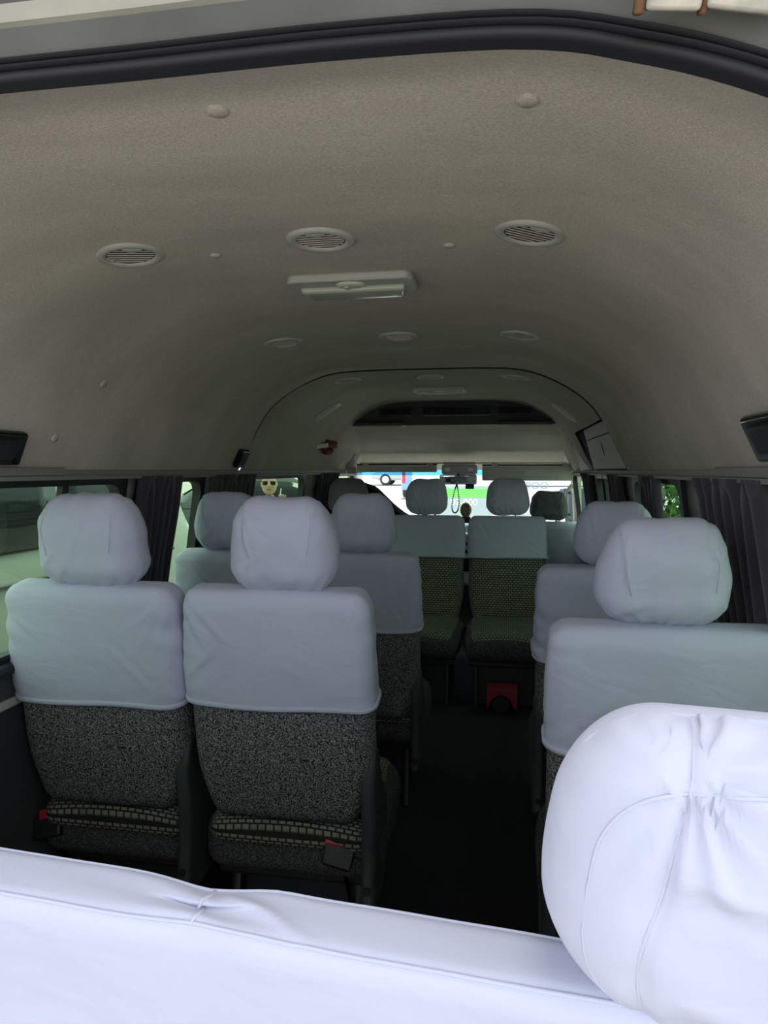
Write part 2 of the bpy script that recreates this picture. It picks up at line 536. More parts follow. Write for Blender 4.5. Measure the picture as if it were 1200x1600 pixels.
# side walls: strips with window holes
WIN = {-1: [(0.80, 2.03), (2.14, 2.61), (2.82, 4.03), (4.62, 5.42)],
        1: [(0.80, 1.90), (2.10, 2.86), (3.25, 4.02), (4.62, 5.42)]}
ZS, ZT = 0.79, 1.25
def wall(side, name):
    mb = MB()
    yb = sorted(set([0.0, 5.75] + [v for w in WIN[side] for v in w]))
    zb = [0.0, 0.3, 0.6, ZS, 0.9, 1.02, 1.14, ZT, 1.268]
    for a in range(len(yb) - 1):
        ym = (yb[a] + yb[a + 1]) / 2
        for c in range(len(zb) - 1):
            zm = (zb[c] + zb[c + 1]) / 2
            if any(w[0] < ym < w[1] for w in WIN[side]) and ZS < zm < ZT: continue
            q = []
            for (i, j) in ((a, c), (a + 1, c), (a + 1, c + 1), (a, c + 1)):
                z = zb[j]; y = yb[i]
                if i == 0: y = rear_y(z)
                q.append((side * (wx(z) + 0.01), y, z))
            mb.add(q, [(0, 1, 2, 3)])
    o = mb.obj(name, 'pillar_trim', angle=180)
    m = o.modifiers.new('s', 'SOLIDIFY'); m.thickness = 0.016; m.offset = 0
    return setp(o, kind='structure')
wall_l = wall(-1, 'wall_left'); wall_r = wall(1, 'wall_right')
for side, par in ((-1, wall_l), (1, wall_r)):
    # dark lower lining in front of the steel
    mb = MB()
    mb.grid(lambda u, v: (side * (wx(v * 0.775) - 0.012), rear_y(v * 0.775) + 0.05 + u * (5.6 - rear_y(v * 0.775)), v * 0.775), 12, 6)
    mb.obj('lower_lining', 'wall_panel', par, solid=0.01)
    MB().box((side * (wx(0.69) - 0.022), 1.25, 0.69), (0.012, 0.95, 0.022)).obj('metal_strip', 'grey_plastic', par, bevel=0.003)
    MB().tube([(side * (wx(0.778) - 0.02), y, 0.778) for y in (0.4, 2.0, 4.0, 5.5)], 0.016, 8).obj('sill_rubber', 'rubber', par)

# windows: black frame with rounded inner corners, panes of green tinted glass, sash bars
def round_rect(y0, y1, z0, z1, r, n=6):
    pts = []
    for (cy, cz, a0) in ((y1 - r, z1 - r, 0), (y0 + r, z1 - r, 90), (y0 + r, z0 + r, 180), (y1 - r, z0 + r, 270)):
        for k in range(n + 1):
            a = math.radians(a0 + 90 * k / n)
            pts.append((cy + r * math.cos(a), cz + r * math.sin(a)))
    return pts
def window(side, n, y0, y1, bars=(), z0=ZS, z1=ZT, fw=0.022):
    root = empty('window_%d' % n, (side * 0.86, (y0 + y1) / 2, z0))
    setp(root, kind='structure')
    root['label'] = 'tinted side window'
    L = root.location
    inner = round_rect(y0 + fw, y1 - fw, z0 + fw, z1 - fw, 0.055)
    outer = []
    for (y, z) in inner:
        cy, cz = (y0 + y1) / 2, (z0 + z1) / 2
        ky = (y1 - y0 + 0.02) / 2; kz = (z1 - z0 + 0.016) / 2
        dy, dz = y - cy, z - cz
        t = min(ky / max(1e-6, abs(dy)), kz / max(1e-6, abs(dz)))
        outer.append((cy + dy * t, cz + dz * t))
    mb = MB(); k = len(inner); vs = []; fs = []
    for off in (-0.012, 0.022):
        for ring in (inner, outer):
            for (y, z) in ring: vs.append(Vector((side * (wx(z) + off), y, z)) - L)
    for i in range(k):
        j = (i + 1) % k
        fs += [(i, j, k + j, k + i), (2 * k + i, 3 * k + i, 3 * k + j, 2 * k + j), (i, 2 * k + i, 2 * k + j, j), (k + i, k + j, 3 * k + j, 3 * k + i)]
    mb.add(vs, fs); mb.obj('window_frame', 'black_plastic', root)
    edges = [y0 + 0.005] + [b for b in bars] + [y1 - 0.005]
    for a in range(len(edges) - 1):
        m2 = MB()
        m2.grid(lambda u, v: Vector((side * (wx(z0 + 0.005 + v * (z1 - z0 - 0.01)) + 0.004 + 0.006 * a), edges[a] + u * (edges[a + 1] - edges[a]), z0 + 0.005 + v * (z1 - z0 - 0.01))) - L, 1, 4)
        m2.obj('pane', 'glass_green', root)
    for b in bars:
        m2 = MB()
        m2.tube([Vector((side * (wx(z) + 0.002), b, z)) - L for z in (z0, z0 + 0.15, z0 + 0.3, z1)], 0.017, 6)
        m2.obj('sash_bar', 'black_plastic', root)
    return root
wn_ = 1
WB = {(-1, 0): (1.735,), (1, 0): (1.3,), (1, 2): (3.72,)}
for side in (-1, 1):
    for k, (a, b) in enumerate(WIN[side]):
        window(side, wn_, a, b, WB.get((side, k), ()))
        wn_ += 1

# curtain rails
for n, side in ((1, -1), (2, 1)):
    r = MB()
    r.box((side * 0.812, 2.9, 1.262), (0.018, 4.2, 0.018))
    r.box((side * 0.795, 2.9, 1.250), (0.012, 4.2, 0.010))
    o = r.obj('trim_%d' % n, 'rail', bevel=0.002)
    setp(o, kind='structure')
    MB().box((side * 0.804, 1.42, 1.266), (0.012, 0.55, 0.022)).obj('rail_cover', 'rail', o, bevel=0.003)

# hatch opening: rubber seal, gutter and painted header, following the arch of the roof end
ring = [rear_roll(0.64, i) for i in range(len(FP))]
path = [(p[0], p[2]) for p in ring]
tail_ = [(path[-1][0] + 0.02 * k, path[-1][1] - 0.23 * k) for k in range(1, 6)]
path = [(-x, z) for x, z in tail_[::-1]] + path + tail_
def sweep(mb, section):
    """section: list of (outward offset, dy)"""
    n = len(path); vs = []; m = len(section)
    for i, (x, z) in enumerate(path):
        a = path[max(0, i - 1)]; b = path[min(n - 1, i + 1)]
        t = Vector((b[0] - a[0], b[1] - a[1])).normalized()
        nx, nz = -t.y, t.x
        for (of, dy) in section:
            vs.append((x + nx * of, rear_y(z) + dy, z + nz * of))
    fs = []
    for i in range(n - 1):
        for k in range(m - 1):
            fs.append((i * m + k, i * m + k + 1, (i + 1) * m + k + 1, (i + 1) * m + k))
    return mb.add(vs, fs)
header = sweep(MB(), [(0.016, 0.03), (0.020, -0.008), (0.041, -0.018)]).obj('trim_3', 'gutter_paint', angle=30)
setp(header, kind='structure')
sweep(MB(), [(0.041, -0.018), (0.0425, -0.024), (0.055, -0.030)]).obj('painted_ledge', 'frame_paint', header)
sweep(MB(), [(0.055, -0.030), (0.062, -0.036), (0.066, -0.046)]).obj('gutter', 'gutter_paint', header)
sweep(MB(), [(0.066, -0.046), (0.10, -0.07), (0.11, 0.0), (0.07, 0.2)]).obj('outer_lip', 'frame_paint', header)
# seal: main bulb and two lips
seal = sweep(MB(), [(-0.001, 0.012)] + [(-0.001 + 0.0055 * (1 - math.cos(a)), -0.002 - 0.007 * math.sin(a)) for a in [PI * k / 8 for k in range(9)]] + [(0.012, 0.012)]).obj('trim_4', 'rubber', angle=60)
setp(seal, kind='structure')
sweep(MB(), [(0.0095 + 0.0025 * (1 - math.cos(a)), -0.003 - 0.009 * math.sin(a)) for a in [PI * k / 6 for k in range(7)]]).obj('seal_lip', 'rubber', seal, angle=60)
sweep(MB(), [(0.0145 + 0.0025 * (1 - math.cos(a)), -0.004 - 0.010 * math.sin(a)) for a in [PI * k / 6 for k in range(7)]]).obj('seal_lip', 'rubber', seal, angle=60)
# open hatch door overhead, hinged at the header
hd = empty('door_1', (0, 0.50, 1.80)); setp(hd, kind='structure')
hb = MB()
hb.grid(lambda u, v: Vector((-0.80 + 1.6 * u, 0.03 - 1.52 * v, 0.0 + 0.26 * v + 0.03 * math.sin(PI * v))), 8, 8)
hb.obj('door_panel', 'frame_paint', hd, solid=0.04)
for sx in (-1, 1):
    MB().box((sx * 0.66, -0.70, 0.12), (0.14, 1.40, 0.05), (math.atan2(-0.26, 1.52), 0, 0)).obj('door_rib', 'frame_paint', hd, bevel=0.01)

# ================================================================== ceiling fittings
def ceil_at(x, y, drop=0.0):
    e = empty
    a = prof_angle(x)
    n = Vector((math.sin(a), 0, -math.cos(a)))      # into the cabin
    p = Vector((x, y, prof(x))) + n * drop
    return p, a

def vent(x, y, slat_rot, label):
    p, a = ceil_at(x, y, 0.0045 if y > 2.97 else 0.0)
    root = empty('ceiling_vent', p, 0, label, 'vent', 'round vents in the headliner')
    root.rotation_euler = (0, -a, 0)
    R, r = 0.0625, 0.0455
    MB().lathe([(R, 0.004), (R, -0.003), (R - 0.003, -0.006), (R - 0.008, -0.007), (r + 0.003, -0.0065), (r, -0.004), (r - 0.001, 0.004), (R, 0.004)], 40).obj('ring', 'grey_plastic', root, angle=50)
    MB().lathe([(0.0, 0.012), (r * 0.8, 0.011), (r, 0.002), (r, -0.002)], 32).obj('cup', 'vent_dark', root)
    ca, sa = math.cos(slat_rot), math.sin(slat_rot)
    for k in range(-3, 4):
        d = k * 0.0115
        hl = math.sqrt(max(0, (r - 0.002) ** 2 - d * d))
        if hl < 0.008: continue
        MB().box((-sa * d, ca * d, -0.002), (2 * hl, 0.0078, 0.0020), (math.radians(22), 0, slat_rot)).obj('slat', 'slat_plastic', root, smooth=False)
    # thumb tab
    tp = [(0.018 * math.cos(t), 0.016 * math.sin(t)) for t in [PI * k / 10 for k in range(11)]]
    M = Matrix.Translation((-sa * (0.042) * -1 * 0 + 0, 0, 0)) @ Matrix.Rotation(slat_rot, 4, 'Z') @ Matrix.Translation((0, -0.042, -0.003)) @ Matrix.Scale(-1, 4, (0, 0, 1))
    MB().prism(tp, M, 0.003).obj('tab', 'grey_plastic', root, bevel=0.001)
    return root

rows = [(1.285, 'nearest the open hatch'), (2.232, 'halfway along the roof'), (3.178, 'ahead of the headliner seam')]
for ri, (vy, rn) in enumerate(rows):
    for ci, vx in enumerate((-0.374, 0.002, 0.377)):
        rot = [[0.55, 0.0, 0.42], [0.2, 0.0, -0.7], [0.0, 0.0, 0.0]][ri][ci]
        vent(vx, vy, rot, '%s round ceiling vent of the row %s' % (('left', 'middle', 'right')[ci], rn))

def dome_light(y, label):
    root = empty('dome_light', (0, y, 1.692 if y < 2.97 else 1.688), 0, label, 'light')
    MB().prism([(-0.128, -0.066), (0.128, -0.066), (0.139, -0.05), (0.139, 0.040), (0.115, 0.066), (-0.115, 0.066), (-0.139, 0.040), (-0.139, -0.05)],
               Matrix.Translation((0, 0, 0.002)) @ Matrix.Rotation(PI, 4, 'X') @ Matrix.Scale(-1, 4, (0, 1, 0)), 0.018).obj('bezel', 'grey_plastic', root, bevel=0.005)
    mb = MB()
    rbox(mb, (0.226, 0.072, 0.018), 0.008, lambda p: Vector((p.x * (1 - 0.05 * (p.y / 0.036)), p.y + 0.020, p.z - 0.019)), 3, (8, 3, 2))
    mb.obj('lens', 'lens', root, angle=180)
    MB().lathe([(0.0, -0.004), (0.020, -0.003), (0.023, 0.0), (0.023, 0.004)], 24, Matrix.Translation((0, -0.032, -0.018)) @ Matrix.Scale(1.35, 4, (1, 0, 0))).obj('switch_plate', 'white_tag', root)
    MB().box((-0.006, -0.036, -0.024), (0.010, 0.016, 0.006)).obj('switch', 'grey_plastic', root, bevel=0.002)
dome_light(1.575, 'grey dome light with clear lens behind the first row of vents')
dome_light(3.66, 'grey dome light in the front headliner near the air outlets')

def button(x, y, r, label):
    p, a = ceil_at(x, y)
    p = p + Vector((math.sin(a), 0, -math.cos(a))) * rear_d(y)
    tx = math.atan2(rear_d(y + 0.005) - rear_d(y - 0.005), 0.01)
    o = MB().lathe([(r, 0.002), (r, -0.0015), (r * 0.85, -0.0035), (0.0, -0.0045)], 24).obj('trim_button', 'headliner_front', None, angle=60)
    o.location = p; o.rotation_euler = (-tx, -a, 0)
    return setp(o, label, 'trim clip', 'headliner clips')
button(0.001, 0.815, 0.0135, 'larger felt covered roof clip near the rubber seal, left one')
button(0.359, 0.838, 0.0135, 'larger felt covered roof clip near the rubber seal, right one')
button(-0.226, 1.343, 0.011, 'small roof clip between the left and middle vents')
button(0.231, 1.357, 0.011, 'small roof clip between the middle and right vents')
button(-0.70, 1.72, 0.011, 'small round clip on the left side lining above the headrests')
button(-0.775, 1.62, 0.012, 'small round clip beside the left rear speaker')
button(0.76, 2.55, 0.010, 'small round clip on the right side lining')
button(-0.76, 3.75, 0.010, 'small round clip below the red ribbon on the left lining')

# slim reading lights on the curved sides
def reading_light(x, y, rz, label):
    p, a = ceil_at(x, y, 0.009)
    root = empty('reading_light', p, 0, label, 'light')
    root.rotation_euler = Euler((0, -a, 0))
    m = Matrix.Rotation(rz, 3, 'Z')
    mb = MB(); rbox(mb, (0.155, 0.075, 0.020), 0.009, lambda q: m @ q, 3, (8, 4, 2)); mb.obj('bezel', 'grey_plastic', root, angle=180)
    mb = MB(); rbox(mb, (0.105, 0.045, 0.012), 0.005, lambda q: m @ (q + Vector((0, 0, -0.006))), 3, (3, 8, 2)); mb.obj('lens', 'panel_grey', root, angle=180)
reading_light(-0.60, 3.68, 0.05, 'slim oblong reading light on the left curve of the front headliner')
reading_light(0.63, 3.68, -0.05, 'slim oblong reading light on the right curve of the front headliner')

# speakers on the sloping sides
def speaker(side, y, z, w, h, label):
    x = np.interp(z, PZS[::-1], PXS[::-1])
    a = prof_angle(x)
    root = empty('wall_speaker', (side * (x - 0.004), y, z), 0, label, 'speaker', 'black side speakers')
    root.rotation_euler = (0, (-a if side > 0 else a), 0)
    mb = MB(); rbox(mb, (h, w, 0.022), 0.010, lambda p: Vector((p.x, p.y + 0.25 * p.x * (1 if side > 0 else -1) * 0.6, p.z - 0.008)), 4, (4, 5, 2))
    mb.obj('housing', 'black_gloss', root, angle=180)
    mb = MB(); rbox(mb, (h * 0.62, w * 0.66, 0.012), 0.005, lambda p: Vector((p.x, p.y + 0.1 * p.x, p.z - 0.016)), 3, (4, 5, 2))
    mb.obj('grille', 'black_plastic', root, angle=180)
speaker(-1, 1.42, 1.325, 0.16, 0.085, 'black gloss speaker at the left picture edge above the rear window')
speaker(-1, 2.90, 1.325, 0.10, 0.085, 'small black speaker over the left curtain rail beside the seam')
speaker(1, 1.28, 1.330, 0.18, 0.09, 'black gloss speaker at the right picture edge above the curtain')

# red ribbon with a white tag on the left lining
xb = -float(np.interp(1.41, PZS[::-1], PXS[::-1])) + 0.012
root = empty('ribbon_bow', (xb, 4.10, 1.41), 0, 'dark red ribbon bow with white tag pinned to the left lining', 'bow')
root.rotation_euler = (0, 0, -0.3)
for (yy, zz, sy, sz) in ((0.09, 0.018, 0.075, 0.036), (0.06, -0.026, 0.06, 0.028), (-0.12, 0.010, 0.08, 0.022), (0.0, 0.0, 0.06, 0.024)):
    mb = MB(); rbox(mb, (0.03, sy * 1.6, sz * 1.4), 0.014, lambda p: p * (1 + 0.25 * noise.noise(p * 60)) + Vector((0, yy, zz)), 3, (2, 3, 3))
    mb.obj('loop', 'red_ribbon', root, angle=180)
MB().box((0.022, -0.035, 0.004), (0.004, 0.13, 0.026), (0.12, 0, 0)).obj('tag', 'white_tag', root, bevel=0.002)

# three air outlets in the bulkhead
def outlet(x, w, label, kind):
    root = empty('air_outlet', (x, 4.372, 1.632), 0, label, 'air vent')
    root.rotation_euler = (math.radians(-22), 0, 0)
    h = 0.050
    for (cx, cz, sx, sz) in ((0, h / 2, w, 0.010), (0, -h / 2, w, 0.010), (-w / 2, 0, 0.010, h), (w / 2, 0, 0.010, h)):
        MB().box((cx, 0, cz), (sx + 0.0, 0.016, sz)).obj('frame_bar', 'dark_plastic', root, bevel=0.002)
    MB().box((0, 0.012, 0), (w, 0.004, h)).obj('cavity', 'vent_dark', root)
    lo, hi = (-w / 2, w / 2)
    if kind == 'wide':
        lo, hi = -w * 0.19, w * 0.21
        MB().box((-w * 0.345, 0.002, 0), (w * 0.25, 0.012, h * 0.72)).obj('control_plate', 'dark_plastic', root, bevel=0.002)
        for k in (-1, 0, 1):
            MB().lathe([(0.0, 0.0), (0.008, 0.0), (0.008, 0.012)], 12, Matrix.Translation((-w * 0.345 + k * 0.028, -0.018, 0)) @ Matrix.Rotation(-PI / 2, 4, 'X')).obj('knob', 'black_plastic', root)
        MB().box((w * 0.355, 0.002, 0), (w * 0.25, 0.012, h * 0.72)).obj('blank_plate', 'dark_plastic', root, bevel=0.002)
    n = 9
    for k in range(n):
        MB().box((lo + (hi - lo) * (k + 0.5) / n, 0.0, 0.0), (0.003, 0.014, h * 0.7)).obj('slat', 'dark_plastic', root, smooth=False)
outlet(-0.34, 0.19, 'left slatted air outlet in the dark bulkhead', 'n')
outlet(0.035, 0.40, 'wide middle air outlet with control knobs in the dark bulkhead', 'wide')
outlet(0.385, 0.20, 'right slatted air outlet in the dark bulkhead', 'n')
for sx, lb in ((-0.45, 'left'), (0.45, 'right')):
    root = empty('parcel_tray', (sx, 4.47, 1.555), 0, 'thin dark tray lip under the %s end of the air bulkhead' % lb, 'tray')
    MB().box((0, 0, 0.006), (0.33, 0.10, 0.022)).obj('tray', 'dark_plastic', root, bevel=0.006)
    MB().box((0.02, -0.05, -0.006), (0.25, 0.012, 0.008)).obj('lip', 'rail', root, bevel=0.002)

# ================================================================== seats
TH = math.radians(10.0)
PIV = 0.34
def seat(name, label, x, y, rz=0.0, W=0.45, seed=1, head=(0.255, 0.13, 0.235), hc=0.762, hem=0.375, hx=0.0,
         sides=(1,), group=None, buckle=None, head_mat='cover', cover_mat='cover', back_mat='speckle', H=0.64, woven_front=True, base=True, recl=TH, piv=PIV):
    root = empty(name, (x, y, 0), rz, label, 'seat', group)
    rnd = random.Random(seed)
    ct, st = math.cos(recl), math.sin(recl)
    def recline(u, v, h):
        return Vector((u, v * ct - h * st, piv + h * ct + v * st))
    def back_shape(u, v, h):
        t = max(0.0, min(1.0, h / H))
        ws = 1 - 0.20 * (1 - sstep(-0.05, 0.38, t)) ** 1.5
        ws *= 1 - 0.03 * sstep(0.75, 1.0, t)
        vs = 1.06 - 0.34 * sstep(0.25, 1.0, t)
        bul = 0.012 * (1 - (2 * u / W) ** 2) * math.sin(PI * t)
        vv = v * vs + (bul if v > 0 else -bul * 0.7)
        return u * ws, vv, h
    T = 0.115
    # padded back
    mb = MB()
    rbox(mb, (W, T, H - 0.012), 0.05, lambda p: recline(*back_shape(p.x, p.y, p.z + H / 2 + 0.006)), 4, (8, 2, 10))
    back = mb.obj('backrest', back_mat, root, angle=180)
    if woven_front:
        mb = MB()
        rbox(mb, (W * 0.88, 0.012, H * 0.90), 0.005, lambda p: recline(*back_shape(p.x, T / 2 + p.y - 0.005, p.z + H * 0.5)), 3, (8, 1, 8))
        mb.obj('front_panel', 'weave', back, angle=180)
    def mkfolds(n, half_w, lo, hi):
        L = []
        for _ in range(n):
            sg = rnd.choice((-1, 1))
            x0 = sg * rnd.uniform(0.65, 1.0) * half_w; z0 = lo + (hi - lo) * rnd.choice((rnd.uniform(0.75, 1.0), rnd.uniform(0.0, 0.3)))
            an = rnd.uniform(0.5, 1.25)
            ln = rnd.uniform(0.3, 0.75) * half_w
            x1 = x0 - sg * math.cos(an) * ln; z1 = z0 + (-1 if z0 > (lo + hi) / 2 else 1) * math.sin(an) * ln
            L.append((x0, z0, x1, z1, rnd.uniform(0.0012, 0.0030), rnd.uniform(0.005, 0.009)))
        return L
    def folds_at(L, x, z):
        r = 0.0
        for (x0, z0, x1, z1, A, wd) in L:
            dx, dz = x1 - x0, z1 - z0; l2 = dx * dx + dz * dz
            t = ((x - x0) * dx + (z - z0) * dz) / l2
            if t < -0.05 or t > 1.05: continue
            d = ((x - x0) * dz - (z - z0) * dx) / math.sqrt(l2)
            if abs(d) > 6 * wd: continue
            tp = math.sin(PI * max(0, min(1, (t + 0.05) / 1.1))) ** 0.6
            r += A * tp * (math.exp(-(d / wd) ** 2) - 0.7 * math.exp(-((d - 1.7 * wd) / wd) ** 2))
        return r
    # stretch cover over the upper half, open at the hem
    Hc = H - hem + 0.008
    og = 0.009
    s1, s2 = rnd.uniform(0, 50), rnd.uniform(0, 50)
    cfolds = mkfolds(7, W / 2, hem, H)
    def cov(p):
        hgt = hem + (p.z + Hc / 2)
        t = (p.z + Hc / 2) / Hc
        hm = (1 - sstep(0, 0.25, t)) * 0.007 * noise.noise(Vector((p.x * 7 + s1, p.y * 9, 3.0)))
        u, v, h = back_shape(p.x, p.y, hgt + hm)
        edge = sstep(0.30 * W, 0.5 * W, abs(p.x))
        wrk = noise.noise(Vector((u * 5 + s1, h * 7 + u * 6, s2))) * 0.0045
        wrk += edge * 0.007 * math.sin(hgt * 80 + 6 * noise.noise(Vector((u * 8, hgt * 6, s1)))) * noise.noise(Vector((hgt * 9, s2, 1.0)))
        wrk += folds_at(cfolds, p.x, hgt) * 1.1
        if v < 0: v -= wrk
        else: v += wrk
        u += wrk * (1 if u > 0 else -1) * edge
        return recline(u, v, h)
    # the rounded lower rim is cut at the hem so that the cover ends cleanly
    mb = MB()
    H2 = (Hc + 0.11)
    def cov3(p):
        # p.z in [-H2/2, H2/2]; cut at hem
        z = p.z + H2 / 2 - 0.11
        return cov(Vector((p.x, p.y, max(z, 0.0) - Hc / 2)))
    rbox(mb, (W + 2 * og, T + 2 * og, H2), 0.044, cov3, 5, (46, 4, 40), skip={(2, False)})
    cover = mb.obj('backrest_cover', cover_mat, root, angle=180)
    # hem line
    pts = []
    rr = 0.044
    a, b = W / 2 + og, T / 2 + og
    for (cx, cy, a0) in ((a - rr, b - rr, 0), (-(a - rr), b - rr, 90), (-(a - rr), -(b - rr), 180), (a - rr, -(b - rr), 270)):
        for k in range(7):
            an = math.radians(a0 + 15 * k)
            pts.append((cx + rr * math.cos(an), cy + rr * math.sin(an)))
    fine = []
    for i in range(len(pts)):
        p, q = pts[i], pts[(i + 1) % len(pts)]
        d = math.hypot(q[0] - p[0], q[1] - p[1]); n = max(1, int(d / 0.02))
        for k in range(n): fine.append((p[0] + (q[0] - p[0]) * k / n, p[1] + (q[1] - p[1]) * k / n))
    hemp = [cov(Vector((px, py, -Hc / 2))) for px, py in fine]
    MB().tube(hemp, 0.0048, 6, closed=True, flat=1.6).obj('hem', cover_mat, cover, angle=180)
    # headrest in its own cover
    w, t_, hh = head
    hfolds = mkfolds(6, w / 2, -hh / 2, hh / 2)
    seams = []
    for sg in (-1, 1):
        fy_ = rnd.uniform(0.12, 0.42)
        seams.append((sg * w / 2 * 0.80, hh / 2 * 0.95, sg * w / 2 * (0.80 - fy_), -hh / 2 * rnd.uniform(0.0, 0.3), 0.0042, 0.0042))
    hfolds += seams
    def hmap(p):
        t = p.z / hh + 0.5
        k = 1 - 0.17 * sstep(0.45, 1.0, t) - 0.06 * sstep(0.3, 0.0, t)
        kd = 1 - 0.25 * sstep(0.55, 1.0, t) - 0.10 * sstep(0.3, 0.0, t)
        an = math.atan2(p.y, p.x * 0.6)
        gat = 0.0035 * sstep(0.32, 0.02, t) * math.sin(an * 17 + s1) * (0.6 + 0.7 * noise.noise(Vector((an * 3, s2, 0))))
        wr = 0.006 * noise.noise(Vector((p.x * 10 + s2, p.z * 13 + p.x * 7, s1 + p.y * 6)))
        wr += 0.003 * noise.noise(Vector((p.x * 26 + s2, p.z * 22 - p.x * 18, s1)))
        n = Vector((p.x / w, p.y / t_, p.z / hh * 0.4))
        n = n.normalized() if n.length > 0 else n
        wr += folds_at(hfolds, p.x, p.z)
        q = Vector((p.x * k, p.y * kd, p.z)) + n * (gat + wr)
        q.x += hx + 0.02 * hx * t
        return recline(q.x, q.y + 0.028, hc + q.z)
    mb = MB()
    rbox(mb, (w, t_, hh), 0.062, hmap, 8, (34, 5, 30))
    hd_ = mb.obj('headrest', head_mat, root, angle=180)
    HH = (w / 2, t_ / 2, hh / 2)
    for (x0, z0, x1, z1, A_, w_) in seams:
        pl = [hmap(round_pt((x0 + (x1 - x0) * l, -t_ / 2, z0 + (z1 - z0) * l), HH, 0.062)) for l in [k / 12 for k in range(13)]]
        MB().tube(pl, 0.0009, 5).obj('seam', head_mat, hd_, angle=180)
    for sg in (-1, 1):
        MB().tube([recline(hx + sg * 0.05, 0.02, H - 0.03), recline(hx + sg * 0.05, 0.025, hc - hh * 0.3)], 0.006, 8).obj('headrest_post', 'chrome', root)
    # cushion: dark skirt with a woven panel
    def cush(p, top):
        yy = p.y
        z = p.z
        crown = 0.020 * (1 - (2 * p.x / W) ** 2) if z > 0 else 0
        nose = -0.02 * sstep(0.30, 0.46, yy + 0.23) if z > 0 else 0
        return Vector((p.x * (1 - 0.06 * sstep(0.3, 0.48, yy + 0.24)), yy + 0.215, 0.32 + z + crown + nose + top))
    mb = MB(); rbox(mb, (W + 0.012, 0.49, 0.15), 0.055, lambda p: cush(p, 0), 4, (6, 6, 2))
    cu = mb.obj('seat_cushion', 'speckle_dark', root, angle=180)
    mb = MB(); rbox(mb, (W * 0.93, 0.490, 0.082), 0.038, lambda p: cush(p, 0.0) + Vector((0, -0.012, 0.042)), 4, (6, 6, 2))
    mb.obj('center_panel', 'weave', cu, angle=180)
    # recliner covers
    for sg in sides:
        poly = [(-0.085, 0.175), (-0.02, 0.145), (0.07, 0.16), (0.13, 0.24), (0.12, 0.36), (0.04, 0.45), (-0.01, 0.54), (-0.055, 0.555), (-0.085, 0.47), (-0.07, 0.36), (-0.075, 0.27)]
        poly = [(a_, b_ + piv - PIV) for a_, b_ in poly]
        M = Matrix.Translation((sg * (W / 2 - 0.030), 0, 0)) @ Matrix(((0, 0, 1 if sg > 0 else -1, 0), (1, 0, 0, 0), (0, 1, 0, 0), (0, 0, 0, 1)))
        rc = MB().prism(poly, M, 0.034).obj('recliner_cover', 'dark_plastic', root, bevel=0.010)
        MB().lathe([(0.0, -0.002), (0.010, 0.0), (0.010, 0.006)], 14, Matrix.Translation((sg * (W / 2 - 0.014), -0.080, 0.215 + piv - PIV)) @ Matrix.Rotation(PI / 2, 4, 'X')).obj('screw_cap', 'black_plastic', rc)
    # under-seat frame
    if base:
        MB().box((0, 0.22, 0.235), (W * 0.9, 0.40, 0.03)).obj('seat_pan', 'black_plastic', root, bevel=0.006)
        MB().box((0, 0.24, 0.115), (W * 0.72, 0.32, 0.225)).obj('pedestal', 'black_plastic', root, bevel=0.01)
        for sg in (-1, 1):
            MB().tube([(sg * W * 0.36, 0.42, 0.005), (sg * W * 0.36, 0.40, 0.22), (sg * W * 0.36, 0.05, 0.22), (sg * W * 0.36, 0.02, 0.005)], 0.014, 8).obj('leg', 'black_plastic', root)
    if buckle is not None:
        for bx, by, tilt in buckle:
            bz = (piv - PIV) * 1.1
            bk = MB().box((bx, by, 0.262 + bz), (0.075, 0.05, 0.055), (-0.5, tilt, 0.1)).obj('buckle', 'black_plastic', root, bevel=0.005)
            MB().box((bx - 0.004, by - 0.002, 0.302 + bz), (0.055, 0.016, 0.026), (-0.5, tilt - 0.15, 0.1)).obj('release_button', 'red_plastic', bk, bevel=0.004)
            MB().tube([(bx + 0.01, by + 0.02, 0.22 + bz), (bx + 0.03, by + 0.06, 0.10), (bx + 0.03, by + 0.08, 0.01)], 0.014, 6, flat=0.25).obj('belt_webbing', 'black_cloth', bk)
    # seat belt hanging under the back
    return root

G = 'white covered passenger seats'
seat('passenger_seat', 'white covered seat at the left window, directly ahead of the rear bench', -0.654, 1.682, W=0.446, seed=3, head=(0.268, 0.14, 0.230), hx=0.0, hc=0.711, hem=0.325, group=G, buckle=[(-0.19, -0.02, -0.25)], H=0.603, piv=0.395)
seat('passenger_seat', 'white covered aisle seat of the left pair nearest the camera', -0.188, 1.682, W=0.450, seed=8, head=(0.256, 0.135, 0.225), hx=0.020, hc=0.709, hem=0.340, group=G, buckle=[(0.13, -0.03, 0.3)], H=0.603, piv=0.395)
seat('passenger_seat', 'white covered single seat on the right, just beyond the nearest headrest', 0.655, 1.515, W=0.455, seed=14, head=(0.245, 0.13, 0.205), hx=-0.02, hc=0.745, hem=0.40, sides=(-1,), group=G)
seat('passenger_seat', 'white covered second row seat at the left window between the curtains', -0.648, 2.58, W=0.44, seed=21, head=(0.255, 0.13, 0.215), hx=-0.02, hc=0.75, group=G)
seat('passenger_seat', 'white covered second row aisle seat on the left, partly behind the nearer one', -0.182, 2.58, W=0.44, seed=25, head=(0.24, 0.13, 0.215), hx=0.02, hc=0.75, group=G)
seat('passenger_seat', 'white covered second row single seat on the right', 0.665, 2.34, W=0.455, seed=31, head=(0.235, 0.13, 0.20), hx=0.0, hc=0.745, hem=0.36, sides=(-1,), group=G)
GR = 'rear facing seats behind the cab'
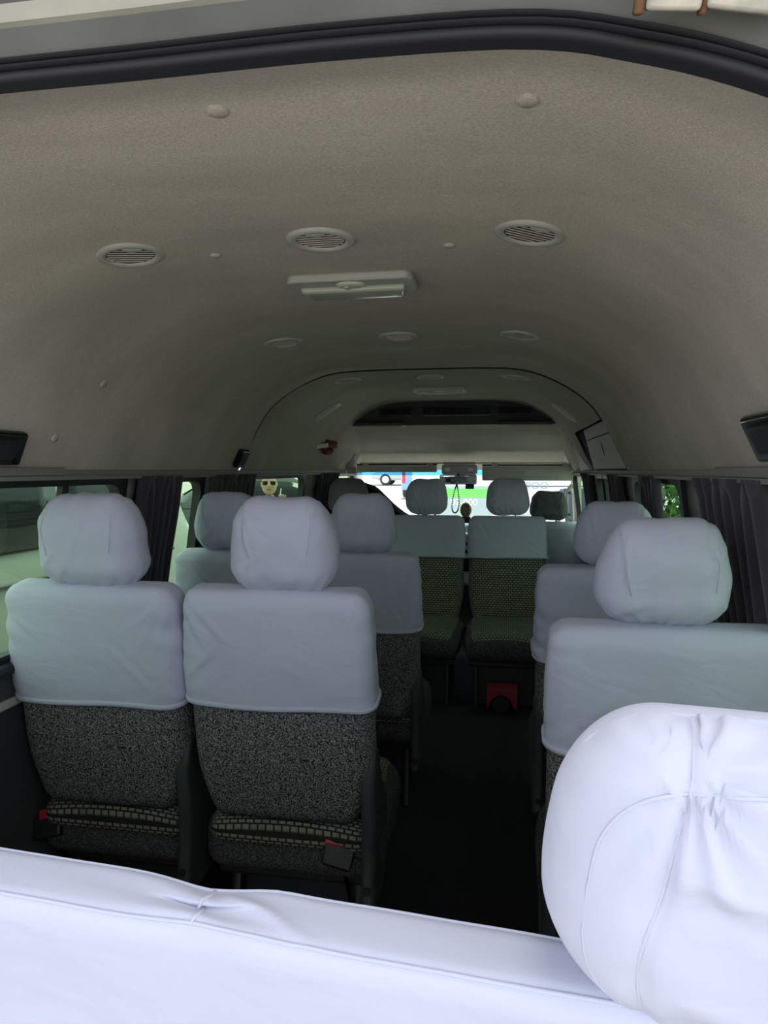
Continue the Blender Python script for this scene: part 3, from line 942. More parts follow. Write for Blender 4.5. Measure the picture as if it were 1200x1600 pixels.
for k, (sx, lb, hm) in enumerate(((-0.61, 'rear facing seat at the left side with a dark grey headrest', 'cover_grey'), (-0.128, 'middle rear facing seat with woven check cushion, left of the bead string', 'cover'), (0.350, 'rear facing seat with woven check cushion, right of the bead string', 'cover'))):
    seat('rear_facing_seat', lb, sx, 4.20, rz=PI, W=0.455 - 0.008, seed=40 + k, head=(0.25, 0.12, 0.215), hc=0.775, hem=0.42, hx=0.0, sides=(), group=GR, head_mat=hm, H=0.655, recl=math.radians(5))
seat('driver_seat', 'front seat on the driver side with a dark grey headrest', 0.625, 4.98, W=0.48, seed=51, head=(0.25, 0.11, 0.20), hc=0.70, hem=0.25, sides=(), head_mat='cover_grey', H=0.585, cover_mat='cover')
seat('front_passenger_seat', 'front passenger seat hidden under a black garment', -0.62, 4.98, W=0.48, seed=52, head=(0.24, 0.11, 0.19), hc=0.69, hem=0.25, sides=(), head_mat='cover_grey', H=0.585)
# black garment over the front passenger seat
mb = MB()
def jk(p):
    top = 1.215 - 0.05 * sstep(-0.15, 0.05, p.x) - 0.20 * sstep(0.0, 0.29, p.x)
    z = 0.70 + (p.z / 0.5 + 0.5) * (top - 0.70)
    return Vector((p.x, p.y + 0.006 * math.sin(p.x * 60), z + 0.008 * noise.noise(Vector((p.x * 12, p.y * 8, 0)))))
rbox(mb, (0.60, 0.30, 0.5), 0.05, jk, 4, (14, 4, 6))
o = mb.obj('jacket', 'black_cloth', None, angle=180); o.location = (-0.62, 4.88, 0)
setp(o, 'black garment draped over the front passenger seat', 'garment')

# rear bench: one long covered back with headrests, nearest the camera
rb = empty('rear_bench_seat', (0, 0.60, 0), -0.088, 'long white covered rear bench with a headrest, across the bottom of the picture', 'bench seat')
RT = math.radians(11)
def rrec(u, v, h): return Vector((u, v * math.cos(RT) - h * math.sin(RT), 0.36 + h * math.cos(RT) + v * math.sin(RT)))
BH = 0.605
def bshape(p):
    h = p.z + BH / 2; t = h / BH
    v = p.y * (1.05 - 0.28 * t)
    d = p.x - 0.135
    puck = math.exp(-(d / 0.035) ** 2)
    wr = 0.0022 * noise.noise(Vector((p.x * 5, h * 8, 2.0))) + 0.0012 * noise.noise(Vector((p.x * 12, h * 15, 7.0)))
    sag = -0.002 * puck + 0.0012 * math.exp(-((d - 0.05) / 0.02) ** 2) * sstep(0.9, 1.0, t)
    sag += 0.0022 * math.sin(p.y * 210 + d * 30) * math.exp(-abs(d) / 0.035) + 0.003 * math.exp(-((p.y + 0.55 * (d - 0.045)) / 0.006) ** 2) * sstep(0.0, 0.02, d) * sstep(0.11, 0.05, d)
    h2 = h + (sag + 0.004 * math.sin(p.x * 6) * 0.2) * sstep(0.75, 1.0, t)
    v += (-1 if v < 0 else 1) * (wr - 0.003 * puck)
    return rrec(p.x, v, h2)
mb = MB(); rbox(mb, (1.60, 0.074, BH), 0.020, bshape, 5, (240, 9, 30))
bk = mb.obj('backrest_cover', 'cover', rb, angle=180)
HB = (0.80, 0.037, BH / 2)
MB().tube([bshape(round_pt((-0.79 + 1.58 * k / 120, -0.028, BH / 2), HB, 0.020)) for k in range(121)], 0.0016, 5).obj('edge_seam', 'cover', bk, angle=180)
MB().tube([bshape(round_pt((-0.79 + 1.58 * k / 120, 0.029, BH / 2), HB, 0.020)) for k in range(121)], 0.0016, 5).obj('edge_seam', 'cover', bk, angle=180)
MB().tube([bshape(round_pt((0.135 + 0.002 * math.sin(k), 0.029 - 0.057 * k / 10, BH / 2), HB, 0.020)) for k in range(11)], 0.0016, 5).obj('join_seam', 'cover', bk, angle=180)
for hxx in (-0.51, 0.512):
    w, t_, hh = 0.29, 0.13, 0.205
    HH = (w / 2, t_ / 2, hh / 2)
    def hm2(p):
        t = p.z / hh + 0.5
        k = 1 - 0.10 * sstep(0.45, 1.0, t) - 0.20 * sstep(0.42, 0.0, t)
        kd = 1 - 0.22 * sstep(0.5, 1.0, t) - 0.18 * sstep(0.3, 0.0, t)
        an = math.atan2(p.y, p.x * 0.6)
        wr = 0.003 * noise.noise(Vector((p.x * 7 + 3, p.z * 9 + p.x * 5, p.y * 6)))
        sx = -0.045 - 0.28 * p.z * 0.0 + 0.03 * (1 - t) * -1
        d = p.x - (-0.070 - 0.032 * (1 - t))
        fold = 0
        if p.y < 0:
            # creases fanning out from the top of the seam, and long slack folds to its right
            rx, rz_ = p.x + 0.070, p.z - 0.088
            ang = math.atan2(rz_, rx); rad = math.hypot(rx, rz_)
            fold = 0.0030 * math.sin(ang * 15 + 0.8 * math.sin(rad * 50)) * sstep(0.004, 0.02, rad) * sstep(0.10, 0.03, rad) * (0.55 + 0.45 * sstep(-0.02, 0.02, rx))
            fold -= 0.004 * math.exp(-(d / 0.006) ** 2)
            g = p.z + 0.28 * (p.x + 0.03)
            fold += 0.0030 * (math.exp(-((g - 0.030) / 0.007) ** 2) - 0.8 * math.exp(-((g - 0.014) / 0.008) ** 2)) * sstep(0.0, 0.03, d)
            fold += 0.0028 * (math.exp(-((g + 0.050) / 0.009) ** 2) - 0.8 * math.exp(-((g + 0.070) / 0.010) ** 2)) * sstep(0.0, 0.04, d)
            fold += 0.0022 * math.sin(p.z * 95 + p.x * 40) * math.exp(-((d - 0.02) / 0.03) ** 2) * sstep(0.2, 0.4, t) * sstep(0.95, 0.7, t)
        n = Vector((p.x / w, p.y / t_, p.z / hh * 0.4)); n = n.normalized() if n.length else n
        q = Vector((p.x * k, p.y * kd, p.z)) + n * (wr + fold)
        return rrec(q.x + hxx + 0.009, q.y + 0.026, 0.672 + q.z)
    mb = MB(); rbox(mb, (w, t_, hh), 0.064, hm2, 8, (60, 6, 46))
    hr = mb.obj('headrest', 'cover', rb, angle=180)
    pl = [hm2(round_pt((-0.070 - 0.032 * max(0, l), -t_ / 2 * (1 + 3.5 * min(0, l)), hh / 2 * min(1.0, 1.0 - 1.85 * l)), HH, 0.064)) for l in [-0.2 + 1.2 * k / 24 for k in range(25)]]
    MB().tube(pl, [0.0004 + 0.0010 * math.sin(PI * max(0.02, min(0.98, k / 24))) ** 0.5 for k in range(25)], 5).obj('seam', 'cover', hr, angle=180)
    def sgp(v, e): return (1 if v >= 0 else -1) * abs(v) ** e
    tl = []
    for k in range(61):
        an = math.radians(215 - 250 * k / 60)
        tl.append(hm2(round_pt((0.128 * sgp(math.cos(an), 0.55), -t_ / 2, 0.090 * sgp(math.sin(an), 0.55)), HH, 0.064)))
    MB().tube(tl, [0.0003 + 0.0009 * math.sin(PI * max(0.02, min(0.98, k / 60))) ** 0.5 for k in range(61)], 5).obj('panel_seam', 'cover', hr, angle=180)
mb = MB(); rbox(mb, (1.6, 0.5, 0.16), 0.05, lambda p: Vector((p.x, p.y + 0.26, 0.34 + p.z)), 3, (12, 5, 2)); cu = mb.obj('seat_cushion', 'speckle_dark', rb, angle=180)
mb = MB(); rbox(mb, (1.45, 0.48, 0.11), 0.04, lambda p: Vector((p.x, p.y + 0.26, 0.372 + p.z)), 3, (12, 5, 2)); mb.obj('center_panel', 'weave', cu, angle=180)
for sx in (-0.6, 0.6):
    MB().box((sx, 0.26, 0.13), (0.08, 0.42, 0.26)).obj('leg', 'black_plastic', rb, bevel=0.006)

# red plastic piece lying under the rear-facing seat
rr_ = empty('red_box', (0.315, 3.66, 0), 0, 'red plastic piece with a dark round hole on the floor below the rear facing seat', 'box')
pl = [(-0.065, 0.05), (-0.065, 0.14), (0.095, 0.14), (0.095, 0.04), (0.075, 0.04)] + [(0.010 + 0.062 * math.cos(a), 0.035 + 0.070 * math.sin(a)) for a in [PI * k / 12 for k in range(1, 13)]]
MB().prism(pl, Matrix(((1, 0, 0, 0), (0, 0, 1, 0), (0, 1, 0, 0), (0, 0, 0, 1))), 0.12).obj('shell', 'red_dark', rr_, bevel=0.004)
MB().lathe([(0, 0), (0.055, 0.0), (0.060, 0.01), (0.060, 0.09), (0.05, 0.10)], 28, Matrix.Translation((0.010, 0.11, 0.052)) @ Matrix.Scale(0.86, 4) @ Matrix.Rotation(PI / 2, 4, 'X')).obj('wheel', 'tyre', rr_, angle=40)

# ================================================================== curtains
def curtain(side, y0, y1, folds, label, seed, z0=0.70, lean=0.0):
    mb = MB()
    def fn(u, v):
        z = 1.252 - v * (1.252 - z0)
        ph = 2 * PI * folds * u + 1.1 * noise.noise(Vector((u * 3, v * 1.5, seed)))
        amp = 0.016 * (0.75 + 0.5 * noise.noise(Vector((u * 5, seed, v))))
        ruffle = 0.008 * math.sin(2 * PI * folds * 1.7 * u + 4 * v) * sstep(0.09, 0.0, v)
        y = y0 + (y1 - y0) * u * (1 - 0.10 * sstep(0.1, 0.6, v)) + lean * v + 0.010 * math.cos(ph * 0.5 + 2 * v) * v + 0.012 * math.sin(ph + 1.3) * (1 + sstep(0.12, 0.0, v))
        x = wx(z) - 0.034 + amp * math.sin(ph) + ruffle
        return Vector((side * x, y, z))
    mb.grid(fn, int(folds * 14), 30)
    o = mb.obj('curtain', 'curtain', None, angle=180, solid=0.002)
    return setp(o, label, 'curtain', 'dark side window curtains')
curtain(-1, 2.07, 2.35, 6, 'dark grey gathered curtain on the left, right beside the nearest headrest', 1)
curtain(-1, 2.62, 3.10, 9, 'dark gathered curtain behind the second row window seat on the left', 2)
curtain(-1, 4.26, 4.72, 7, 'dark curtain at the front left beside the cab', 3)
curtain(1, 1.36, 1.80, 7, 'wide dark grey curtain hanging at the right edge behind the nearest single seat', 4)
curtain(1, 2.30, 2.52, 4, 'narrow dark curtain on the right between two window gaps', 5)
curtain(1, 4.05, 4.42, 6, 'dark curtain at the front right behind the driver door', 6)
curtain(1, 3.02, 3.28, 5, 'small dark curtain on the right below the grey cabinet', 7)

# ================================================================== right side cabinet and cab
cb = empty('side_cabinet', (0.82, 3.5, 1.27), 0, 'light grey cabinet panel with oval emblem above the right windows', 'cabinet')
def cabp(y, s, off):
    """s 0 bottom .. 1 top of the sloping face"""
    return Vector((0.846 - 0.066 * s - off - 0.82, y - 3.5, -0.005 + 0.225 * s))
def slab(y0, y1, s0, s1, o0, o1):
    mb = MB()
    vs = [cabp(y, s, o) for o in (o0, o1) for y in (y0, y1) for s in (s0, s1)]
    return mb.add(vs, [(0, 1, 3, 2), (4, 6, 7, 5), (0, 4, 5, 1), (2, 3, 7, 6), (0, 2, 6, 4), (1, 5, 7, 3)])
slab(2.88, 4.02, 0.0, 1.0, -0.02, 0.030).obj('body', 'panel_grey', cb, bevel=0.006)
slab(2.95, 3.94, 0.03, 0.745, 0.0305, 0.0315).obj('flap_gap', 'vent_dark', cb, smooth=False)
slab(2.955, 3.92, 0.05, 0.72, 0.031, 0.037).obj('flap', 'panel_grey', cb, bevel=0.003)
slab(2.985, 4.05, 1.02, 1.10, -0.03, 0.034).obj('top_slot', 'black_plastic', cb, bevel=0.003)
slab(2.985, 4.05, 1.10, 1.13, -0.03, 0.038).obj('top_trim', 'rail', cb, bevel=0.002)
em = MB().lathe([(0.0, 0.004), (0.02, 0.003), (0.024, 0.0)], 24, Matrix.Translation(cabp(3.42, 0.48, 0.036)) @ Matrix.Rotation(-PI / 2 - 0.24, 4, 'Y') @ Matrix.Scale(1.7, 4, (1, 0, 0))).obj('emblem', 'emblem', cb)
em['label'] = 'dark red oval emblem'
# light strip above the right front window
MB().box((0.02, 0.12, -0.028), (0.02, 0.62, 0.016)).obj('metal_rail', 'chrome', cb, bevel=0.003)
# pillar trim behind the driver door, made dark to stand in for shadow
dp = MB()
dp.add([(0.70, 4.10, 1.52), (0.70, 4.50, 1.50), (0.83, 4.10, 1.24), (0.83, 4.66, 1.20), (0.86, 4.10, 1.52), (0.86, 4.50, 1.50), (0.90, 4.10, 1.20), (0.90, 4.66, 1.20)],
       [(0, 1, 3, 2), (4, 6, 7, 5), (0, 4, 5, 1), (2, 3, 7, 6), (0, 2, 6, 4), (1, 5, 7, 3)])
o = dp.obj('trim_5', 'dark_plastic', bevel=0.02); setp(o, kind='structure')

# windscreen, pillars, firewall and dash
ws = empty('window_9', (0, 5.5, 0.85)); setp(ws, kind='structure'); ws['label'] = 'windscreen with a blue shade band'
def wsp(u, z):
    t = (z - 0.80) / 0.58
    return Vector((u * (0.88 - 0.05 * t), 5.80 - 0.30 * t - 0.10 * u * u, z)) - Vector((0, 5.5, 0.85))
MB().grid(lambda u, v: wsp(-1 + 2 * u, 0.80 + v * 0.432), 16, 8).obj('pane', 'glass_clear', ws, angle=180)
MB().grid(lambda u, v: wsp(-1 + 2 * u, 1.232 + v * 0.12), 16, 2).obj('shade_band', 'glass_blue', ws, angle=180)
for n, sx in ((6, -1), (7, 1)):
    pts = [wsp(sx, z) + Vector((sx * 0.01, 5.46, 0.85)) for z in (0.78, 0.9, 1.02, 1.14, 1.26, 1.34)]
    o = MB().tube(pts, 0.034, 10).obj('trim_%d' % n, 'cream_plastic', angle=180); setp(o, kind='structure')
o = MB().add([(-0.92, 5.42, 1.32), (0.92, 5.42, 1.32), (0.92, 5.52, 1.40), (-0.92, 5.52, 1.40), (-0.92, 5.50, 1.272), (0.92, 5.50, 1.272)], [(0, 1, 2, 3), (0, 4, 5, 1), (4, 3, 2, 5)]).obj('trim_8', 'cream_plastic', smooth=False); setp(o, kind='structure')
o = MB().box((0, 5.80, 0.42), (1.84, 0.04, 0.86)).obj('wall_front', 'dark_plastic', smooth=False); setp(o, kind='structure')
dash = empty('dashboard', (0, 5.6, 0), 0, 'grey dashboard seen between the rear facing seats', 'dashboard')
mb = MB(); rbox(mb, (1.66, 0.34, 0.42), 0.06, lambda p: Vector((p.x, p.y - 0.02 - 0.05 * p.z, 0.66 + p.z)), 4, (10, 3, 3)); mb.obj('top_roll', 'grey_plastic', dash, angle=180)
mb = MB(); rbox(mb, (0.30, 0.12, 0.40), 0.03, lambda p: Vector((p.x + 0.02, p.y - 0.20, 0.60 + p.z)), 4, (4, 2, 4)); cc = mb.obj('center_console', 'grey_plastic', dash, angle=180)
for zz in (0.72, 0.66):
    MB().box((0.02, -0.265, zz), (0.24, 0.012, 0.025)).obj('button_row', 'black_plastic', cc, bevel=0.003)
MB().box((0.02, -0.265, 0.56), (0.24, 0.012, 0.10)).obj('radio', 'black_gloss', cc, bevel=0.004)

# sun visors
def visor(name, x0, x1, ztop, zbot, y, tilt, label):
    root = empty(name, ((x0 + x1) / 2, y, ztop), 0, label, 'sun visor')
    root.rotation_euler = (tilt, 0, 0)
    w = x1 - x0; h = ztop - zbot
    mb = MB(); rbox(mb, (w, 0.022, h), 0.010, lambda p: p + Vector((0, 0, -h / 2)), 3, (8, 2, 3)); mb.obj('flap', 'cream_plastic', root, angle=180)
    MB().tube([(-w / 2, 0.004, 0.008), (w / 2, 0.004, 0.008)], 0.007, 8).obj('pivot_rod', 'dark_plastic', root)
    for sx in (-0.36, 0.42):
        MB().box((sx * w, -0.008, 0.010), (0.045, 0.02, 0.022)).obj('clip', 'cream_plastic', root, bevel=0.004)
    MB().box((0.1 * w, -0.012, -h * 0.45), (0.17, 0.004, h * 0.45)).obj('label_patch', 'panel_grey', root, bevel=0.001)
visor('sun_visor', -0.80, -0.17, 1.305, 1.255, 5.30, math.radians(8), 'cream sun visor folded up on the left of the windscreen')
visor('sun_visor', 0.165, 0.815, 1.300, 1.195, 5.28, math.radians(4), 'cream sun visor lowered on the right of the windscreen')
# overhead console and mirror
oc = empty('overhead_console', (0.0, 5.28, 1.31), 0, 'small grey overhead console above the rear view mirror', 'console')
mb = MB(); rbox(mb, (0.26, 0.12, 0.075), 0.02, lambda p: p + Vector((0, 0, -0.035)), 3, (5, 3, 3)); mb.obj('body', 'grey_plastic', oc, angle=180)
for sx in (-0.085, 0.085):
    MB().box((sx, -0.062, -0.035), (0.045, 0.006, 0.034)).obj('dark_lens', 'black_gloss', oc, bevel=0.002)
MB().box((0, -0.06, 0.012), (0.23, 0.012, 0.018)).obj('grille_bar', 'cream_plastic', oc, bevel=0.002)
rm = empty('rear_view_mirror', (-0.005, 5.20, 1.203), 0, 'rear view mirror hanging at the top of the windscreen', 'mirror')
rm.rotation_euler = (0.06, 0, 0.12)
mb = MB(); rbox(mb, (0.27, 0.03, 0.072), 0.013, lambda p: p, 3, (6, 2, 3)); mb.obj('housing', 'black_plastic', rm, angle=180)
mb = MB(); rbox(mb, (0.258, 0.006, 0.062), 0.0028, lambda p: p + Vector((0, -0.0145, 0)), 3, (6, 2, 3)); mb.obj('mirror_glass', 'mirror', rm, angle=180)
MB().tube([(0, 0.015, 0.01), (0, 0.05, 0.06)], 0.010, 8).obj('stem', 'black_plastic', rm)
MB().box((0.085, 0.01, -0.052), (0.062, 0.03, 0.034)).obj('camera_box', 'black_plastic', rm, bevel=0.004)
# bead string
bs = empty('bead_string', (-0.015, 5.195, 1.165), 0, 'string of dark beads looped below the rear view mirror', 'beads')
loop = []
for k in range(40):
    a = 2 * PI * k / 40
    t = (1 - math.cos(a)) / 2
    loop.append(Vector((0.030 * math.sin(a) * (0.3 + 0.9 * t) - 0.012 * t, 0.0, -0.205 * t)))
MB().tube(loop, 0.0012, 4, closed=True).obj('cord', 'black_cloth', bs)
bead = MB().lathe([(0.0, -0.0062), (0.0048, -0.0038), (0.0062, 0.0), (0.0048, 0.0038), (0.0, 0.0062)], 10)
b0 = bead.obj('bead', 'black_gloss', bs); b0.location = loop[0]
for p in loop[1:]:
    b = b0.copy(); COL.objects.link(b); b.parent = bs; b.location = p
# oval picture ornament on the dash
orn = empty('dash_ornament', (0.045, 5.32, 0.875), 0, 'oval gold framed ornament standing on the dashboard', 'ornament')
orn.rotation_euler = (0, 0, 0.1)
Mo = Matrix.Translation((0, 0, 0.10)) @ Matrix.Rotation(PI / 2 - 0.15, 4, 'X') @ Matrix.Scale(0.78, 4, (1, 0, 0))
MB().lathe([(0.036, -0.005), (0.052, -0.005), (0.056, 0.0), (0.052, 0.007), (0.040, 0.010), (0.036, 0.004), (0.036, -0.005)], 32, Mo).obj('frame', 'gold', orn, angle=60)
MB().lathe([(0.0, 0.002), (0.037, 0.001), (0.037, -0.002)], 32, Mo).obj('picture', 'picture', orn)
mb = MB(); rbox(mb, (0.075, 0.05, 0.05), 0.014, lambda p: p + Vector((0, 0.0, 0.026)), 3, (2, 2, 2)); mb.obj('stand', 'dark_plastic', orn, angle=180)
# grab handles on the pillars
gh = empty('grab_handle', (0.80, 5.42, 1.03), 0, 'cream grab handle on the right windscreen pillar', 'handle')
MB().tube([(0.02, 0, -0.13), (-0.012, -0.02, -0.10), (-0.020, -0.035, 0.0), (-0.010, -0.03, 0.09), (0.02, -0.01, 0.13)], 0.016, 8).obj('bar', 'cream_plastic', gh, angle=180)
for zz in (-0.085, 0.075):
    MB().lathe([(0, 0.0), (0.010, 0.0), (0.010, 0.012)], 12, Matrix.Translation((0.0, -0.05, zz)) @ Matrix.Rotation(-PI / 2, 4, 'X')).obj('bolt_cap', 'dark_plastic', gh)
# small triangular cover at the left front corner of the roof
pc = empty('pillar_cap', (-0.80, 5.10, 1.27), 0, 'grey triangular pillar cap at the left end of the sun visor', 'cap')
mb = MB(); rbox(mb, (0.11, 0.10, 0.15), 0.03, lambda p: Vector((p.x * (1 - 0.9 * (p.z / 0.15 + 0.5) * 0.7) + 0.04 * (p.z / 0.15 + 0.5), p.y, p.z + 0.05)), 3, (3, 3, 3)); mb.obj('cap', 'panel_grey', pc, angle=180)
mb = MB(); rbox(mb, (0.10, 0.02, 0.05), 0.009, lambda p: p + Vector((0.02, -0.055, 0.0)), 3, (3, 2, 2)); mb.obj('lower_lip', 'cream_plastic', pc, angle=180)

# hatch hinges at the header
for k, (hx_, lb) in enumerate(((0.475, 'beige hatch hinge bracket with bolts at the top right corner'),)):
    hg = empty('hatch_hinge', (0.462, 0.588, 1.622), 0, lb, 'hinge')
    MB().box((0.0, 0.0, 0.008), (0.040, 0.02, 0.022), (0.5, 0.12, 0)).obj('plate', 'hinge_metal', hg, bevel=0.003)
    MB().box((0.050, 0.0, 0.002), (0.052, 0.02, 0.022), (0.5, 0.22, 0)).obj('plate', 'hinge_metal', hg, bevel=0.003)
    MB().box((-0.024, 0.004, 0.010), (0.008, 0.02, 0.022), (0.5, 0.1, 0)).obj('rust_joint', 'rust', hg, bevel=0.002)
    MB().box((0.0225, 0.004, 0.005), (0.005, 0.02, 0.022), (0.5, 0.15, 0)).obj('rust_joint', 'rust', hg, bevel=0.002)
    for bx in (-0.038, 0.004, 0.040):
        MB().lathe([(0, 0.004), (0.005, 0.003), (0.007, 0.0), (0.007, -0.004)], 10, Matrix.Translation((bx, -0.011, 0.006 - 0.1 * bx)) @ Matrix.Rotation(PI / 2 + 0.6, 4, 'X')).obj('bolt', 'hinge_metal', hg)

# ================================================================== outside
def gz(y): return -0.5 + max(0.0, y - 8) * 0.028
g = MB(); 
gy = [-30, -8, 0, 8, 20, 40, 90]
gv = [(x, y, gz(y)) for y in gy for x in (-50, 50)]
g.add(gv, [(2 * i, 2 * i + 1, 2 * i + 3, 2 * i + 2) for i in range(len(gy) - 1)])
gr = g.obj('ground', 'concrete', smooth=False); setp(gr, kind='structure')

def vehicle(name, label, x, y, rz, L, W, H, belt, style, paint, side_glass, glassm='car_glass', rear_glass=None, front_glass=True, tail=True, cat='car'):
    root = empty(name, (x, y, gz(y)), rz, label, cat)
    if style == 'van':
        S = [(-.5, .45, belt, H - .22, .93, .84), (-.485, .32, belt, H - .08, .99, .86), (-.42, .30, belt, H - .01, 1, .87), (-.1, .30, belt, H, 1, .88), (.27, .30, belt, H - .03, 1, .87), (.36, .30, belt - .05, H - .18, 1, .83), (.455, .32, belt - .15, belt - .08, .97, .88), (.49, .36, .85, .9, .92, .85), (.5, .42, .8, .84, .86, .8)]
        fr = (.36, .455)
    else:
        S = [(-.5, .48, .8, .84, .85, .8), (-.48, .34, belt - .05, belt + .04, .95, .85), (-.40, .28, belt, H - .30, .99, .80), (-.28, .28, belt, H - .04, 1, .76), (-.05, .28, belt, H, 1, .76), (.08, .28, belt, H - .06, 1, .76), (.24, .28, belt - .03, belt + .06, 1, .86), (.42, .30, belt - .12, belt - .06, .97, .85), (.48, .36, .68, .72, .90, .80), (.5, .42, .6, .64, .82, .75)]
        fr = (.08, .24)
    fr_ = [s[0] for s in S]
    def st(f): return [float(np.interp(f, fr_, [s[i] for s in S])) for i in range(6)]
    def sec(f):
        _, zb, zl, zr, wb, wr = st(f)
        w, v = W / 2 * wb, W / 2 * wr
        zr2 = max(zr - 0.08, zl + 0.01)
        half = [(0, zb), (w * .9, zb), (w, zb + .14), (w, zl - .22), (w * .98, zl), (v, zr2), (v * .84, zr), (0, zr + .015)]
        return half
    mb = MB(); fs_ = [f for f in np.linspace(-.5, .5, 41)]; n = 14; vs = []; fc = []
    for f in fs_:
        h = sec(f)
        ring = h + [(-a, b) for a, b in h[-2:0:-1]]
        vs += [(a, f * L, b) for a, b in ring]
    for i in range(len(fs_) - 1):
        for k in range(n):
            fc.append((i * n + k, i * n + (k + 1) % n, (i + 1) * n + (k + 1) % n, (i + 1) * n + k))
    fc += [tuple(range(n)), tuple((len(fs_) - 1) * n + k for k in range(n))]
    body = mb.add(vs, fc).obj('body', paint, root, angle=35)
    def side_pt(f, s, sg, off=0.008):
        h = sec(f); a, b = h[4], h[5]
        return Vector((sg * (a[0] + (b[0] - a[0]) * s + off), f * L, a[1] + (b[1] - a[1]) * s))
    for sg in (-1, 1):
        for (f0, f1) in side_glass:
            MB().grid(lambda u, v: side_pt(f0 + (f1 - f0) * u, 0.05 + 0.83 * v, sg), 8, 2).obj('side_window', glassm, root, solid=0.006)
        MB().tube([Vector((sg * (W / 2 * st(f)[4] + 0.004), f * L, belt - 0.13)) for f in (-.42, -.2, 0, .2, .33)], 0.012, 6).obj('side_moulding', 'dark_plastic', root)
    if front_glass:
        def wsf(u, v):
            f = fr[0] + (fr[1] - fr[0]) * (0.08 + 0.84 * v)
            h = sec(f); return Vector(((u * 2 - 1) * h[6][0] * 0.98, f * L + 0.01, h[6][1] + 0.02 + 0.012 * (1 - (2 * u - 1) ** 2)))
        MB().grid(wsf, 6, 4).obj('windscreen', 'car_glass', root, solid=0.006)
    rz0, rz1 = rear_glass or (belt + .02, H - .30)
    if style == 'van':
        pts = round_rect(-W * .40, W * .40, rz0, rz1, 0.10)
        M = Matrix(((-1, 0, 0, 0), (0, 0, -1, -L / 2 - 0.001), (0, 1, 0, 0), (0, 0, 0, 1)))
        MB().prism(pts, M, 0.008).obj('rear_window', glassm if rear_glass is None else 'car_glass_light', root, smooth=False)
    wf = (.31, -.30)
    for sg in (-1, 1):
        for f in wf:
            M = Matrix.Translation((sg * (W / 2 - 0.10), f * L, 0.32)) @ Matrix.Rotation(sg * PI / 2, 4, 'Y')
            ty = MB().lathe([(0.20, -0.10), (0.31, -0.10), (0.325, -0.07), (0.325, 0.07), (0.31, 0.105), (0.21, 0.11), (0.20, 0.08)], 28, M).obj('tyre', 'tyre', root, angle=40)
            rm_ = MB(); rm_.lathe([(0.0, 0.09), (0.05, 0.10), (0.06, 0.085), (0.06, 0.06), (0.20, 0.055), (0.205, 0.10), (0.215, 0.105)], 28, M)
            for k in range(5):
                a = 2 * PI * k / 5
                rm_.tube([M @ Vector((0.05 * math.cos(a), 0.05 * math.sin(a), 0.085)), M @ Vector((0.205 * math.cos(a), 0.205 * math.sin(a), 0.095))], 0.025, 6)
            rm_.obj('rim', 'rim', ty, angle=40)
        zt = 0.70 if style == 'van' else 0.66
        mb = MB(); rbox(mb, (0.28, 0.10, 0.16), 0.04, lambda p: p + Vector((sg * W * .34, L * .475, zt)), 3, (2, 2, 2)); mb.obj('headlight', 'lamp_clear', root, angle=180)
        if tail:
            zz = (0.62, belt + 0.25) if style == 'van' else (0.62, belt)
            mb = MB(); rbox(mb, (0.14, 0.14, zz[1] - zz[0]), 0.03, lambda p: p + Vector((sg * W * .43, -L * .49, (zz[0] + zz[1]) / 2)), 3, (2, 2, 3)); mb.obj('tail_light', 'tail_red', root, angle=180)
    mb = MB(); rbox(mb, (W * .96, 0.16, 0.24), 0.05, lambda p: p + Vector((0, -L / 2, 0.44)), 3, (4, 2, 2)); mb.obj('bumper', paint if style == 'van' else paint, root, angle=180)
    return root

# white van parked alongside on the left
vehicle('parked_van', 'pale van with dark windows parked close along the left side', -3.05, 3.4, 0, 5.2, 1.7, 2.05, 1.30, 'van', 'paint_pale', [(-.46, -.20), (-.185, .07), (.085, .30)], cat='van')
# white minivan ahead, its rear window with green strip and number
mv = vehicle('minivan', 'white minivan ahead whose rear window carries a green strip and number', -0.60, 15.1, 0, 4.2, 1.78, 1.68, 0.95, 'van', 'paint_white', [(-.45, -.2), (-.18, .05), (.07, .28)], rear_glass=(0.72, 1.29), cat='van', tail=False)
MB().box((0.14, -2.116, 1.16), (1.12, 0.006, 0.155)).obj('green_strip', 'green_print', mv, smooth=False)
text_obj('window_number', '07-000', 0.175, 'white_print', mv, (0.19, -2.116, 0.985), (PI / 2, 0, 0))
vehicle('hatchback', 'silver car standing side on at the far left of the windscreen', -5.15, 41, PI / 2, 4.3, 1.7, 1.5, 0.95, 'car', 'paint_silver', [(-.30, -.09), (-.07, .10)])
vehicle('estate_car', 'pale blue car with a red tail light seen from behind on the left', -3.05, 31, 0, 4.3, 1.75, 1.5, 0.95, 'van', 'paint_blue', [(-.45, -.2), (-.18, .05)], glassm='car_glass_light')
bus = vehicle('panel_van', 'plain white panel van with grey letters parked across ahead', 1.2, 19.0, -PI / 2, 6.5, 1.9, 2.4, 1.2, 'van', 'paint_white', [], tail=False, cat='van')
text_obj('side_lettering', '9OO', 0.26, 'grey_print', bus, (0.965, -0.1, 1.08), (PI / 2, 0, PI / 2))
vehicle('suv', 'dark car seen through the left window behind the man', -4.7, 13.2, PI / 2, 4.4, 1.75, 1.58, 1.05, 'car', 'paint_dark', [(-.36, -.09), (-.07, .10)])

